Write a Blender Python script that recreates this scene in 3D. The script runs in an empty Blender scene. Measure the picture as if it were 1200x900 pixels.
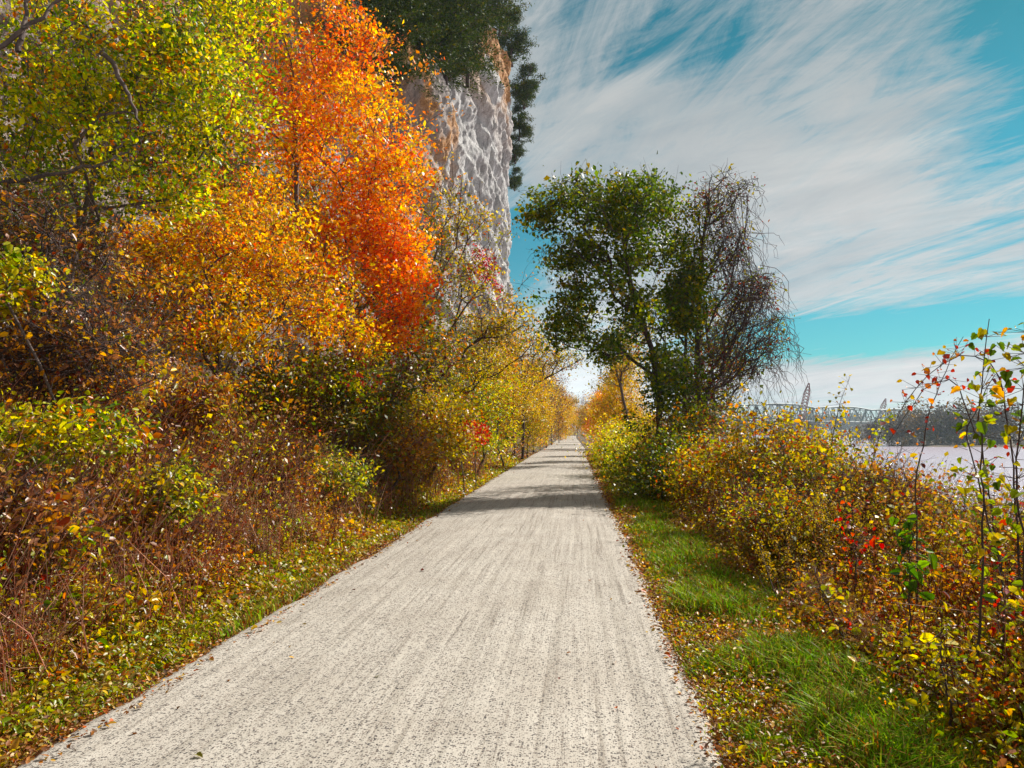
import bpy, math, random
import numpy as np
from mathutils import Matrix, Vector, Euler

# ------------------------------------------------------------------ camera, world, sun, exposure
SC = bpy.context.scene
COL = SC.collection
PITCH, YAW, CAMH, FPX = math.radians(3.47), math.radians(4.73), 1.6, 906.0
cam_d = bpy.data.cameras.new("camera"); cam = bpy.data.objects.new("camera", cam_d); COL.objects.link(cam)
cam_d.sensor_width = 36.0; cam_d.lens = FPX / 1200 * 36.0
cam_d.clip_start = 0.05; cam_d.clip_end = 9000
cam.location = (0, 0, CAMH); cam.rotation_euler = (math.pi / 2 + PITCH, 0, YAW)
SC.camera = cam
RM = np.array(Euler((math.pi / 2 + PITCH, 0, YAW)).to_matrix())

SUN_EL = math.radians(38)
SUN_AZ = math.radians(46)          # clockwise from +Y (the way the trail runs) towards +X (the river)
sun_dir = Vector((math.sin(SUN_AZ) * math.cos(SUN_EL), math.cos(SUN_AZ) * math.cos(SUN_EL), math.sin(SUN_EL)))
sd = bpy.data.lights.new("sun", 'SUN'); sd.energy = 5.0; sd.angle = math.radians(0.5); sd.color = (1.0, 0.945, 0.87)
so = bpy.data.objects.new("sun", sd); COL.objects.link(so)
so.rotation_euler = sun_dir.to_track_quat('Z', 'Y').to_euler(); so.location = (40, 30, 60)

SC.view_settings.view_transform = 'Standard'
try: SC.view_settings.look = 'None'
except Exception: pass
SC.view_settings.gamma = 1.0; SC.view_settings.use_curve_mapping = False
SC.view_settings.exposure = 0.62

wd = bpy.data.worlds.new("World"); SC.world = wd; wd.use_nodes = True
nt = wd.node_tree; nt.nodes.clear()
class NG:
    """tiny node-graph helper"""
    def __init__(s, tree): s.t = tree
    def n(s, typ, **kw):
        nd = s.t.nodes.new(typ)
        for k, v in kw.items():
            if k.startswith('i_'):
                nd.inputs[int(k[2:])].default_value = v
            else: setattr(nd, k, v)
        return nd
    def l(s, a, b): s.t.links.new(a, b)
    def val(s, sock, v):
        if isinstance(v, (int, float, tuple, list)): sock.default_value = v
        else: s.l(v, sock)
    def math(s, op, a, b=None, c=None, clamp=False):
        nd = s.t.nodes.new('ShaderNodeMath'); nd.operation = op; nd.use_clamp = clamp
        s.val(nd.inputs[0], a)
        if b is not None: s.val(nd.inputs[1], b)
        if c is not None: s.val(nd.inputs[2], c)
        return nd.outputs[0]
    def mix(s, f, a, b, mode='MIX'):
        nd = s.t.nodes.new('ShaderNodeMix'); nd.data_type = 'RGBA'; nd.blend_type = mode
        s.val(nd.inputs[0], f); s.val(nd.inputs[6], a); s.val(nd.inputs[7], b)
        return nd.outputs[2]
    def ramp(s, f, stops):
        nd = s.t.nodes.new('ShaderNodeValToRGB'); s.l(f, nd.inputs[0]); el = nd.color_ramp.elements
        while len(el) > 1: el.remove(el[0])
        el[0].position = stops[0][0]; el[0].color = stops[0][1]
        for p, c in stops[1:]:
            e = el.new(p); e.color = c
        return nd.outputs[0]
    def noise(s, vec, scale, detail=4, rough=0.55, dist=0.0):
        nd = s.t.nodes.new('ShaderNodeTexNoise'); s.l(vec, nd.inputs['Vector'])
        nd.inputs['Scale'].default_value = scale; nd.inputs['Detail'].default_value = detail
        nd.inputs['Roughness'].default_value = rough; nd.inputs['Distortion'].default_value = dist
        return nd.outputs[0]
    def mapping(s, vec, scale=(1, 1, 1), rot=(0, 0, 0), loc=(0, 0, 0)):
        nd = s.t.nodes.new('ShaderNodeMapping'); s.l(vec, nd.inputs[0])
        nd.inputs['Scale'].default_value = scale; nd.inputs['Rotation'].default_value = rot; nd.inputs['Location'].default_value = loc
        return nd.outputs[0]

def G4(v): return (v, v, v, 1)
def lin(c, k=1.0): return tuple(k * (x / 255.0) ** 2.2 for x in c)

def build_sky():
    g = NG(nt)
    out = g.n('ShaderNodeOutputWorld'); bg = g.n('ShaderNodeBackground')
    sky = g.n('ShaderNodeTexSky'); sky.sky_type = 'NISHITA'; sky.sun_disc = False
    sky.sun_elevation = SUN_EL; sky.sun_rotation = SUN_AZ
    sky.air_density = 1.0; sky.dust_density = 0.2; sky.ozone_density = 3.0
    tc = g.n('ShaderNodeTexCoord'); sep = g.n('ShaderNodeSeparateXYZ'); g.l(tc.outputs['Generated'], sep.inputs[0])
    X, Y, Z = sep.outputs
    # the sky's own colour: turned a little towards teal as the photograph shows it
    blue = g.mix(1.0, sky.outputs[0], (0.20, 0.80, 0.72, 1), 'MULTIPLY')
    blue = g.mix(g.ramp(Z, [(0.0, G4(1)), (0.32, G4(0))]), blue, (0.62, 0.62, 0.66, 1), 'MULTIPLY')
    blue = g.mix(g.ramp(Z, [(0.1, G4(0)), (0.45, G4(1))]), blue, (0.40, 0.66, 0.60, 1), 'MULTIPLY')
    # high cirrus on a plane far above
    zz = g.math('ADD', g.math('MAXIMUM', Z, 0.0), 0.16)
    px = g.math('DIVIDE', X, zz); py = g.math('DIVIDE', Y, zz)
    cmb = g.n('ShaderNodeCombineXYZ'); g.l(px, cmb.inputs[0]); g.l(py, cmb.inputs[1])
    P = cmb.outputs[0]
    def rs(deg, sc_, loc=(0, 0, 0)):
        return g.mapping(g.mapping(P, (1, 1, 1), (0, 0, math.radians(deg))), sc_, (0, 0, 0), loc)
    big = g.noise(rs(-40, (0.6, 0.4, 1), (3.1, 1.7, 0)), 1.5, 5, 0.55, 0.5)
    wisp = g.noise(rs(-28, (2.5, 0.55, 1)), 2.2, 14, 0.72, 1.8)
    fine = g.noise(rs(-60, (4.2, 0.8, 1)), 3.2, 10, 0.74, 1.2)
    az = g.math('DEGREES', g.math('ARCTAN2', X, Y)); el = g.math('DEGREES', g.math('ARCSINE', Z))
    wob = g.math('MULTIPLY', g.math('SUBTRACT', g.noise(g.mapping(P, (1, 1, 1)), 1.1, 5, 0.6, 0.5), 0.5), 14.0)
    azw = g.math('ADD', az, wob); elw = g.math('ADD', el, g.math('MULTIPLY', wob, 0.22))
    def blob(a0, e0, ra, re, rot=0.0):
        c, s_ = math.cos(math.radians(rot)), math.sin(math.radians(rot))
        da = g.math('SUBTRACT', azw, a0); de = g.math('SUBTRACT', elw, e0)
        u = g.math('DIVIDE', g.math('ADD', g.math('MULTIPLY', da, c), g.math('MULTIPLY', de, s_)), ra)
        v = g.math('DIVIDE', g.math('SUBTRACT', g.math('MULTIPLY', de, c), g.math('MULTIPLY', da, s_)), re)
        q = g.math('ADD', g.math('MULTIPLY', u, u), g.math('MULTIPLY', v, v))
        return g.math('EXPONENT', g.math('MULTIPLY', q, -1.0))
    base = g.math('ADD', g.math('MULTIPLY', big, 0.46), g.math('ADD', g.math('MULTIPLY', wisp, 0.86), g.math('MULTIPLY', fine, 0.34)))
    clear = g.math('MULTIPLY', blob(22, 6.9, 12, 1.7, 4), 0.62)
    clear = g.math('ADD', clear, g.math('MULTIPLY', blob(29, 22, 6, 8.0, 10), 0.40))
    clear = g.math('ADD', clear, g.math('MULTIPLY', blob(9, 26.5, 6, 3.0, 0), 0.24))
    clear = g.math('ADD', clear, g.math('MULTIPLY', blob(-4, 13.5, 3, 3.5, 0), 0.42))
    clear = g.math('ADD', clear, g.math('MULTIPLY', blob(16, 20, 5, 1.6, -30), 0.12))
    fill = g.math('MULTIPLY', blob(11, 16, 16, 6.0, -18), 0.20)
    fill = g.math('ADD', fill, g.math('MULTIPLY', blob(20, 3.5, 18, 1.6, 0), 0.22))
    fill = g.math('ADD', fill, g.math('MULTIPLY', blob(22, 24, 9, 1.4, 28), 0.10))
    dens = g.math('ADD', g.math('SUBTRACT', base, clear), fill)
    mask = g.ramp(dens, [(0.585, G4(0)), (0.69, G4(0.34)), (0.84, G4(0.85)), (1.03, G4(1))])
    tone = g.ramp(g.noise(rs(-50, (1.6, 0.7, 1), (5, 2, 0)), 1.8, 8, 0.62, 0.6),
                  [(0.30, (2.7, 3.15, 3.4, 1)), (0.68, (4.5, 4.6, 4.55, 1))])
    low = g.math('MULTIPLY', g.math('SUBTRACT', 1.0, g.math('DIVIDE', el, 22.0), clamp=True), 1.3)
    tone2 = g.mix(1.0, tone, g.mix(low, (1, 1, 1, 1), (1.35, 1.3, 1.3, 1)), 'MULTIPLY')
    colr = g.mix(mask, blue, tone2)
    glow = g.math('EXPONENT', g.math('MULTIPLY', g.math('ADD', g.math('POWER', g.math('DIVIDE', g.math('ADD', az, 0.5), 7.0), 2.0), g.math('POWER', g.math('DIVIDE', el, 6.0), 2.0)), -1.0))
    colr = g.mix(g.math('MULTIPLY', glow, 0.85), colr, (9.0, 9.6, 9.8, 1))
    g.l(colr, bg.inputs[0]); bg.inputs[1].default_value = 0.082
    g.l(bg.outputs[0], out.inputs[0])
build_sky()

# ------------------------------------------------------------------ helpers
rng = np.random.default_rng(7)
def W(px, py, Y):
    """the point at depth Y along the trail that is seen at pixel px, py of the 1200x900 photograph"""
    d = RM @ np.array([(px - 600) / FPX, (450 - py) / FPX, -1.0])
    return np.array([d[0] / d[1] * Y, Y, CAMH + d[2] / d[1] * Y])

def hash3(ix, iy, iz, seed):
    h = (ix.astype(np.int64) * 374761393 + iy.astype(np.int64) * 668265263 + iz.astype(np.int64) * 2147483647 + seed * 1274126177) & 0xFFFFFFFF
    h = ((h ^ (h >> 13)) * 1274126177) & 0xFFFFFFFF
    h = (h ^ (h >> 16)) & 0xFFFFFFFF
    return h / 4294967295.0
def vnoise(x, y, z=0.0, seed=0):
    x, y, z = np.broadcast_arrays(np.asarray(x, float), np.asarray(y, float), np.asarray(z, float))
    fx, fy, fz = np.floor(x), np.floor(y), np.floor(z)
    tx, ty, tz = x - fx, y - fy, z - fz
    tx, ty, tz = tx * tx * (3 - 2 * tx), ty * ty * (3 - 2 * ty), tz * tz * (3 - 2 * tz)
    r = 0
    for a in (0, 1):
        for b in (0, 1):
            for c in (0, 1):
                w = (tx if a else 1 - tx) * (ty if b else 1 - ty) * (tz if c else 1 - tz)
                r = r + w * hash3(fx + a, fy + b, fz + c, seed)
    return r
def fbm(x, y, z=0.0, o=4, seed=0):
    r, a, t = 0, 1.0, 0
    for k in range(o):
        r = r + a * vnoise(np.asarray(x) * 2 ** k, np.asarray(y) * 2 ** k, np.asarray(z) * 2 ** k, seed + k * 17); t += a; a *= 0.5
    return r / t

def sstep(a, b, x):
    t = np.clip((np.asarray(x, float) - a) / (b - a), 0, 1); return t * t * (3 - 2 * t)
def path_shift(y):
    return -0.10 * sstep(60, 200, y) * 8
def H(x, y):
    """height of the ground"""
    x = np.asarray(x, float); y = np.asarray(y, float)
    xl = x - path_shift(y)
    n = fbm(x * 0.5, y * 0.5, 0, 3, 3) - 0.5; nb = fbm(x * 0.11, y * 0.11, 0, 3, 9) - 0.5
    l = np.clip(-xl - 3.9, 0, None)
    zl = 0.50 * l - 0.012 * np.clip(l, 0, 18) ** 2 + nb * np.minimum(l, 4) * 0.5
    zl = np.minimum(zl, 6.0)
    ditch = -0.12 * np.exp(-((xl + 3.3) / 0.5) ** 2)
    r = np.clip(xl - 4.6, 0, None)
    zr = -np.minimum(0.62 * r, 6.2) - 0.10 * sstep(1.2, 3, xl)
    side = sstep(0.9, 1.9, xl) + sstep(2.9, 3.9, -xl)
    z = zl + ditch + zr + n * 0.16 * side
    # the land across the river
    sh = 292 + 10 * (vnoise(x * 0.02, 0, 0, 5) - 0.5)
    edge = np.minimum(y - sh, (x - (118 + np.clip(y - 292, 0, None) * 0.36)))
    edge = np.maximum(edge, y - 1100)
    far = -6.2 + 2.5 * sstep(-2, 5, edge) + 3.0 * sstep(4, 160, edge)
    m = sstep(14, 26, xl)
    return z * (1 - m) + far * m - 0.02

def fast_mesh(name, V, quads=None, tris=None, col=None, smooth=False):
    me = bpy.data.meshes.new(name)
    V = np.ascontiguousarray(V, dtype=np.float32)
    nq = 0 if quads is None else len(quads); ntr = 0 if tris is None else len(tris)
    me.vertices.add(len(V)); me.vertices.foreach_set("co", V.ravel())
    idx = []
    if nq: idx.append(np.asarray(quads, dtype=np.int32).ravel())
    if ntr: idx.append(np.asarray(tris, dtype=np.int32).ravel())
    idx = np.concatenate(idx); me.loops.add(len(idx)); me.loops.foreach_set("vertex_index", idx)
    me.polygons.add(nq + ntr)
    st = np.concatenate([np.arange(nq) * 4, nq * 4 + np.arange(ntr) * 3]).astype(np.int32)
    me.polygons.foreach_set("loop_start", st)
    if smooth: me.polygons.foreach_set("use_smooth", np.ones(nq + ntr, dtype=bool))
    me.update(calc_edges=True)
    if col is not None:
        at = me.color_attributes.new("Col", 'FLOAT_COLOR', 'POINT')
        c4 = np.ones((len(V), 4), dtype=np.float32); c4[:, :3] = col
        at.data.foreach_set("color", c4.ravel())
    return me
def tag(o, label=None, cat=None, group=None, kind=None):
    if label: o['label'] = label
    if cat: o['category'] = cat
    if group: o['group'] = group
    if kind: o['kind'] = kind
    return o
def link(name, me, mat, parent=None, loc=(0, 0, 0)):
    o = bpy.data.objects.new(name, me); COL.objects.link(o); o.location = loc
    if mat is not None: me.materials.append(mat)
    if parent is not None: o.parent = parent
    return o
def empty(name, loc, label, cat, group=None, kind=None):
    o = bpy.data.objects.new(name, None); COL.objects.link(o); o.location = tuple(float(v) for v in loc); o.empty_display_size = 0.2
    return tag(o, label, cat, group, kind)
def copy_tree(root, loc, rz, sc, label, group):
    r = root.copy(); COL.objects.link(r); r.location = loc; r.rotation_euler = (0, 0, rz); r.scale = sc
    r['label'] = label; r['group'] = group
    for ch in list(root.children):
        c = ch.copy(); COL.objects.link(c); c.parent = r
    return r

class Geo:
    """collects quads and triangles for ONE mesh"""
    def __init__(s): s.v = []; s.q = []; s.t = []; s.c = []; s.n = 0
    def add(s, V, q=None, t=None, c=None):
        V = np.asarray(V, float)
        if q is not None and len(q): s.q.append(np.asarray(q) + s.n)
        if t is not None and len(t): s.t.append(np.asarray(t) + s.n)
        s.v.append(V); s.c.append(np.broadcast_to(np.asarray(c if c is not None else (0.5, 0.5, 0.5), float), (len(V), 3)))
        s.n += len(V)
    def mesh(s, name, smooth=False, off=(0, 0, 0)):
        return fast_mesh(name, np.concatenate(s.v) - np.asarray(off), np.concatenate(s.q) if s.q else None, np.concatenate(s.t) if s.t else None, np.concatenate(s.c), smooth)
    def box(s, c, d, R=None, col=None):
        c = np.asarray(c, float); d = np.asarray(d, float) / 2
        V = np.array([[x, y, z] for x in (-1, 1) for y in (-1, 1) for z in (-1, 1)], float) * d
        if R is not None: V = V @ np.asarray(R).T
        s.add(V + c, [[0, 1, 3, 2], [4, 6, 7, 5], [0, 4, 5, 1], [2, 3, 7, 6], [0, 2, 6, 4], [1, 5, 7, 3]], None, col)

def norm(v): return v / np.maximum(np.linalg.norm(v, axis=-1, keepdims=True), 1e-9)
def tubes(g, A, B, ra, rb, sides=5, col=None):
    """tapered tubes from A to B (n,3)"""
    A = np.asarray(A, float); B = np.asarray(B, float); n = len(A)
    if n == 0: return
    ra = np.broadcast_to(ra, n); rb = np.broadcast_to(rb, n)
    d = norm(B - A); ref = np.where(np.abs(d[:, 2:3]) < 0.9, [[0, 0, 1.0]], [[1.0, 0, 0]])
    u = norm(np.cross(d, ref)); v = np.cross(d, u)
    a = np.arange(sides) / sides * 2 * math.pi
    ring = np.cos(a)[None, :, None] * u[:, None, :] + np.sin(a)[None, :, None] * v[:, None, :]
    VA = A[:, None, :] + ring * ra[:, None, None]; VB = B[:, None, :] + ring * rb[:, None, None]
    V = np.concatenate([VA, VB], axis=1).reshape(-1, 3)
    i = np.arange(sides); j = (i + 1) % sides
    q = np.stack([i, j, j + sides, i + sides], axis=1)
    Q = (q[None] + (np.arange(n) * 2 * sides)[:, None, None]).reshape(-1, 4)
    c = None
    if col is not None:
        c = np.repeat(np.broadcast_to(col, (n, 3)), 2 * sides, axis=0)
    g.add(V, Q, None, c)

def leaves(g, P, size, col, r, kind='rhomb', up=0.35, aspect=0.55, out=None, droop=0.2):
    """one folded blade per point"""
    n = len(P)
    if n == 0: return
    nrm = r.normal(size=(n, 3)); nrm[:, 2] = np.abs(nrm[:, 2]) + up
    if out is not None: nrm += out
    nrm = norm(nrm)
    d = r.normal(size=(n, 3)); d[:, 2] -= droop; d = norm(d - nrm * (d * nrm).sum(1, keepdims=True))
    s = np.cross(nrm, d)
    L = np.broadcast_to(size, n)[:, None] * (0.5 + 0.55 * r.random((n, 1)) + 0.9 * r.random((n, 1)) ** 5); w = L * aspect * (0.8 + 0.4 * r.random((n, 1)))
    f = (0.05 + 0.25 * r.random((n, 1))) * w
    c = np.asarray(col)
    if kind == 'rhomb':
        V = np.stack([P, P + d * L * 0.45 + s * w * 0.5 + nrm * f, P + d * L, P + d * L * 0.45 - s * w * 0.5 + nrm * f], axis=1)
        q = (np.array([[0, 1, 2, 3]]) + (np.arange(n) * 4)[:, None]); k = 4
    elif kind == 'oval':
        curl = nrm * L * (-0.18 + 0.1 * r.random((n, 1)))
        V = np.stack([P, P + d * L * 0.28 + s * w * 0.46 + nrm * f, P + d * L * 0.68 + s * w * 0.40 + nrm * f + curl * 0.4, P + d * L + curl,
                      P + d * L * 0.68 - s * w * 0.40 + nrm * f + curl * 0.4, P + d * L * 0.28 - s * w * 0.46 + nrm * f], axis=1)
        q = np.array([[0, 1, 2, 3], [0, 3, 4, 5]]); q = (q[None] + (np.arange(n) * 6)[:, None, None]).reshape(-1, 4); k = 6
    else:  # broad, heart-shaped and notched
        pr = [(0, 0), (-0.10, 0.26), (0.10, 0.52), (0.34, 0.50), (0.50, 0.36), (0.60, 0.42), (0.78, 0.22), (1.0, 0.0)]
        pts = [P]
        curl = nrm * L * (-0.20 + 0.15 * r.random((n, 1)))
        for side in (1, -1):
            for a, b in pr[1:-1]:
                pts.append(P + d * L * a + s * w * 1.1 * b * side + nrm * f * b * 2 + curl * max(a, 0) ** 2)
        pts.append(P + d * L + curl); pts.append(P + d * L * 0.45 + curl * 0.2)
        V = np.stack(pts, axis=1); m = len(pr) - 2; tip = 2 * m + 1; mid = 2 * m + 2
        T = []
        for side in (0, 1):
            ring = [0] + [1 + side * m + t for t in range(m)] + [tip]
            for a, b in zip(ring[:-1], ring[1:]): T.append([mid, a, b])
        t = (np.array(T)[None] + (np.arange(n) * (2 * m + 3))[:, None, None]).reshape(-1, 3)
        g.add(V.reshape(-1, 3), None, t, np.repeat(c, 2 * m + 3, axis=0)); return
    g.add(V.reshape(-1, 3), q, None, np.repeat(c, k, axis=0))

def palette(pal, n, r, k=0.72, jit=0.22):
    """pal: list of (r,g,b,weight) in 0..255 as the eye sees the leaf in sun"""
    pal = np.array(pal, float); w = pal[:, 3] / pal[:, 3].sum()
    c = (pal[:, :3] / 255.0) ** 2.2 * k * 1.12
    i = r.choice(len(pal), n, p=w)
    c = c[i] * (1 + jit * r.normal(size=(n, 1))).clip(0.45, 1.7)
    l = c @ np.array([0.3, 0.6, 0.1]); return np.clip(l[:, None] + (c - l[:, None]) * 1.12, 0.002, 0.95)

# ------------------------------------------------------------------ materials
def new_mat(name):
    m = bpy.data.materials.new(name); m.use_nodes = True; m.node_tree.nodes.clear(); return m, NG(m.node_tree)
def leaf_mat(name, transl=0.42, gloss=0.10, rough=0.38):
    m, g = new_mat(name)
    out = g.n('ShaderNodeOutputMaterial'); at = g.n('ShaderNodeAttribute'); at.attribute_name = "Col"
    tc = g.n('ShaderNodeTexCoord')
    nz = g.noise(tc.outputs['Object'], 30, 3, 0.6)
    c = g.mix(1.0, at.outputs[0], g.ramp(nz, [(0.3, G4(0.78)), (0.7, G4(1.15))]), 'MULTIPLY')
    df = g.n('ShaderNodeBsdfDiffuse'); tr = g.n('ShaderNodeBsdfTranslucent'); gl = g.n('ShaderNodeBsdfGlossy')
    g.l(c, df.inputs[0])
    hs = g.n('ShaderNodeHueSaturation'); hs.inputs['Saturation'].default_value = 1.12; hs.inputs['Value'].default_value = 1.25; g.l(c, hs.inputs['Color'])
    g.l(hs.outputs[0], tr.inputs[0]); gl.inputs['Roughness'].default_value = rough; gl.inputs[0].default_value = (1, 1, 1, 1)
    m1 = g.n('ShaderNodeMixShader'); m1.inputs[0].default_value = transl; g.l(df.outputs[0], m1.inputs[1]); g.l(tr.outputs[0], m1.inputs[2])
    fr = g.n('ShaderNodeFresnel'); fr.inputs[0].default_value = 1.45
    ff = g.math('ADD', g.math('MULTIPLY', fr.outputs[0], 0.05), gloss * 0.02, clamp=True)
    m2 = g.n('ShaderNodeMixShader'); g.l(ff, m2.inputs[0]); g.l(m1.outputs[0], m2.inputs[1]); g.l(gl.outputs[0], m2.inputs[2])
    g.l(m2.outputs[0], out.inputs[0]); return m
def bark_mat(name, c1, c2, scale=14):
    m, g = new_mat(name); out = g.n('ShaderNodeOutputMaterial'); b = g.n('ShaderNodeBsdfPrincipled'); tc = g.n('ShaderNodeTexCoord')
    nz = g.noise(g.mapping(tc.outputs['Object'], (1, 1, 0.22)), scale, 6, 0.65, 0.4)
    g.l(g.ramp(nz, [(0.32, (*c1, 1)), (0.66, (*c2, 1))]), b.inputs['Base Color']); b.inputs['Roughness'].default_value = 0.85
    bp = g.n('ShaderNodeBump'); bp.inputs['Strength'].default_value = 0.6; bp.inputs['Distance'].default_value = 0.03; g.l(nz, bp.inputs['Height']); g.l(bp.outputs[0], b.inputs['Normal'])
    g.l(b.outputs[0], out.inputs[0]); return m
def vcol_mat(name, rough=0.8, spec=0.3):
    m, g = new_mat(name); out = g.n('ShaderNodeOutputMaterial'); b = g.n('ShaderNodeBsdfPrincipled'); at = g.n('ShaderNodeAttribute'); at.attribute_name = "Col"
    tc = g.n('ShaderNodeTexCoord'); nz = g.noise(tc.outputs['Object'], 9, 4, 0.6)
    g.l(g.mix(1.0, at.outputs[0], g.ramp(nz, [(0.3, G4(0.75)), (0.7, G4(1.2))]), 'MULTIPLY'), b.inputs['Base Color'])
    b.inputs['Roughness'].default_value = rough; b.inputs['Specular IOR Level'].default_value = spec
    g.l(b.outputs[0], out.inputs[0]); return m
def metal_mat(name, c, rough=0.6):
    m, g = new_mat(name); out = g.n('ShaderNodeOutputMaterial'); b = g.n('ShaderNodeBsdfPrincipled'); tc = g.n('ShaderNodeTexCoord')
    nz = g.noise(tc.outputs['Object'], 1.5, 4, 0.6)
    g.l(g.ramp(nz, [(0.3, (*[x * 0.75 for x in c], 1)), (0.7, (*c, 1))]), b.inputs['Base Color']); b.inputs['Roughness'].default_value = rough
    g.l(b.outputs[0], out.inputs[0]); return m

M_LEAF = leaf_mat("leaf_surface", 0.50, 0.10, 0.45)
M_DRY = leaf_mat("dry_leaf_surface", 0.25, 0.06, 0.5)
M_GRASS = leaf_mat("grass_surface", 0.35, 0.12, 0.32)
M_CEDAR = leaf_mat("cedar_surface", 0.12, 0.03, 0.6)
M_BARK = bark_mat("bark_brown", (0.045, 0.030, 0.024), (0.17, 0.12, 0.10))
M_BARKD = bark_mat("bark_dark", (0.030, 0.018, 0.016), (0.105, 0.062, 0.052))
M_BARKG = bark_mat("bark_grey", (0.10, 0.085, 0.075), (0.30, 0.26, 0.23))
M_STEM = vcol_mat("stem_surface")

def ground_material():
    m, g = new_mat("soil_and_litter"); out = g.n('ShaderNodeOutputMaterial'); b = g.n('ShaderNodeBsdfPrincipled'); geo = g.n('ShaderNodeNewGeometry'); P = geo.outputs['Position']
    n1 = g.noise(P, 0.9, 6, 0.65, 0.3); n2 = g.noise(P, 26, 5, 0.7, 0.5)
    c = g.ramp(n2, [(0.28, (0.020, 0.012, 0.008, 1)), (0.46, (0.075, 0.040, 0.022, 1)), (0.6, (0.17, 0.085, 0.04, 1)), (0.78, (0.24, 0.17, 0.09, 1))])
    c2 = g.ramp(n2, [(0.3, (0.018, 0.026, 0.008, 1)), (0.55, (0.06, 0.085, 0.02, 1)), (0.8, (0.14, 0.14, 0.05, 1))])
    g.l(g.mix(g.ramp(n1, [(0.48, G4(0)), (0.62, G4(1))]), c, c2), b.inputs['Base Color']); b.inputs['Roughness'].default_value = 0.95
    bp = g.n('ShaderNodeBump'); bp.inputs['Strength'].default_value = 0.9; bp.inputs['Distance'].default_value = 0.04; g.l(n2, bp.inputs['Height']); g.l(bp.outputs[0], b.inputs['Normal'])
    g.l(b.outputs[0], out.inputs[0]); return m
def path_material():
    m, g = new_mat("crushed_limestone"); out = g.n('ShaderNodeOutputMaterial'); b = g.n('ShaderNodeBsdfPrincipled'); geo = g.n('ShaderNodeNewGeometry'); P = geo.outputs['Position']
    streak = g.noise(g.mapping(P, (1, 0.018, 1), (0, 0, 0)), 13, 6, 0.62, 0.6)
    streak2 = g.noise(g.mapping(P, (1, 0.022, 1), (0, 0, 0)), 24, 5, 0.6, 0.5)
    patch = g.noise(P, 1.1, 5, 0.6, 0.4); gr = g.noise(P, 170, 3, 0.7)
    base = g.ramp(streak, [(0.33, (0.40, 0.365, 0.31, 1)), (0.48, (0.475, 0.435, 0.375, 1)), (0.68, (0.525, 0.485, 0.42, 1))])
    base = g.mix(1.0, base, g.ramp(streak2, [(0.35, (0.76, 0.74, 0.72, 1)), (0.43, G4(1.0)), (0.7, G4(1.03))]), 'MULTIPLY')
    base = g.mix(1.0, base, g.ramp(patch, [(0.3, (0.90, 0.88, 0.86, 1)), (0.65, G4(1.06))]), 'MULTIPLY')
    base = g.mix(1.0, base, g.ramp(gr, [(0.3, G4(0.78)), (0.65, G4(1.12))]), 'MULTIPLY')
    def speck(scale, thr, rad, dark):
        vo = g.n('ShaderNodeTexVoronoi'); vo.inputs['Scale'].default_value = scale; g.l(P, vo.inputs['Vector']); vo.voronoi_dimensions = '2D'
        sp = g.n('ShaderNodeSeparateColor'); g.l(vo.outputs['Color'], sp.inputs[0])
        on = g.math('GREATER_THAN', g.math('ADD', sp.outputs[0], g.math('MULTIPLY', g.math('SUBTRACT', streak2, 0.5), -0.55)), thr)
        near = g.math('LESS_THAN', vo.outputs['Distance'], g.math('MULTIPLY', g.math('ADD', sp.outputs[1], 0.25), rad))
        return g.math('MULTIPLY', on, near), sp.outputs[2], dark
    hgt = streak
    for sc_, thr, rad in ((66, 0.66, 0.44), (115, 0.70, 0.46), (40, 0.90, 0.28)):
        msk, rr, _ = speck(sc_, thr, rad, 0)
        cc = g.ramp(rr, [(0.0, (0.035, 0.035, 0.042, 1)), (0.6, (0.10, 0.085, 0.078, 1)), (1.0, (0.20, 0.155, 0.13, 1))])
        base = g.mix(g.math('MULTIPLY', msk, 0.88), base, cc)
        hgt = g.math('ADD', hgt, g.math('MULTIPLY', msk, 0.35))
    hgt = g.math('ADD', g.math('MULTIPLY', hgt, 0.45), g.math('ADD', g.math('MULTIPLY', streak2, 0.30), g.math('MULTIPLY', gr, 0.30)))
    g.l(base, b.inputs['Base Color']); b.inputs['Roughness'].default_value = 0.92; b.inputs['Specular IOR Level'].default_value = 0.2
    bp = g.n('ShaderNodeBump'); bp.inputs['Strength'].default_value = 0.6; bp.inputs['Distance'].default_value = 0.016; g.l(hgt, bp.inputs['Height']); g.l(bp.outputs[0], b.inputs['Normal'])
    g.l(b.outputs[0], out.inputs[0]); return m
def water_material():
    m, g = new_mat("river_water"); out = g.n('ShaderNodeOutputMaterial'); b = g.n('ShaderNodeBsdfPrincipled'); geo = g.n('ShaderNodeNewGeometry'); P = geo.outputs['Position']
    b.inputs['Base Color'].default_value = (0.60, 0.52, 0.60, 1); b.inputs['Roughness'].default_value = 0.16; b.inputs['IOR'].default_value = 1.33  # pale lavender of reflected sun and sky is put into the base colour
    n1 = g.noise(g.mapping(P, (1, 0.45, 1), (0, 0, 0.5)), 0.9, 6, 0.62, 0.5)
    bp = g.n('ShaderNodeBump'); bp.inputs['Strength'].default_value = 0.9; bp.inputs['Distance'].default_value = 0.55; g.l(n1, bp.inputs['Height']); g.l(bp.outputs[0], b.inputs['Normal'])
    g.l(b.outputs[0], out.inputs[0]); return m
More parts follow.
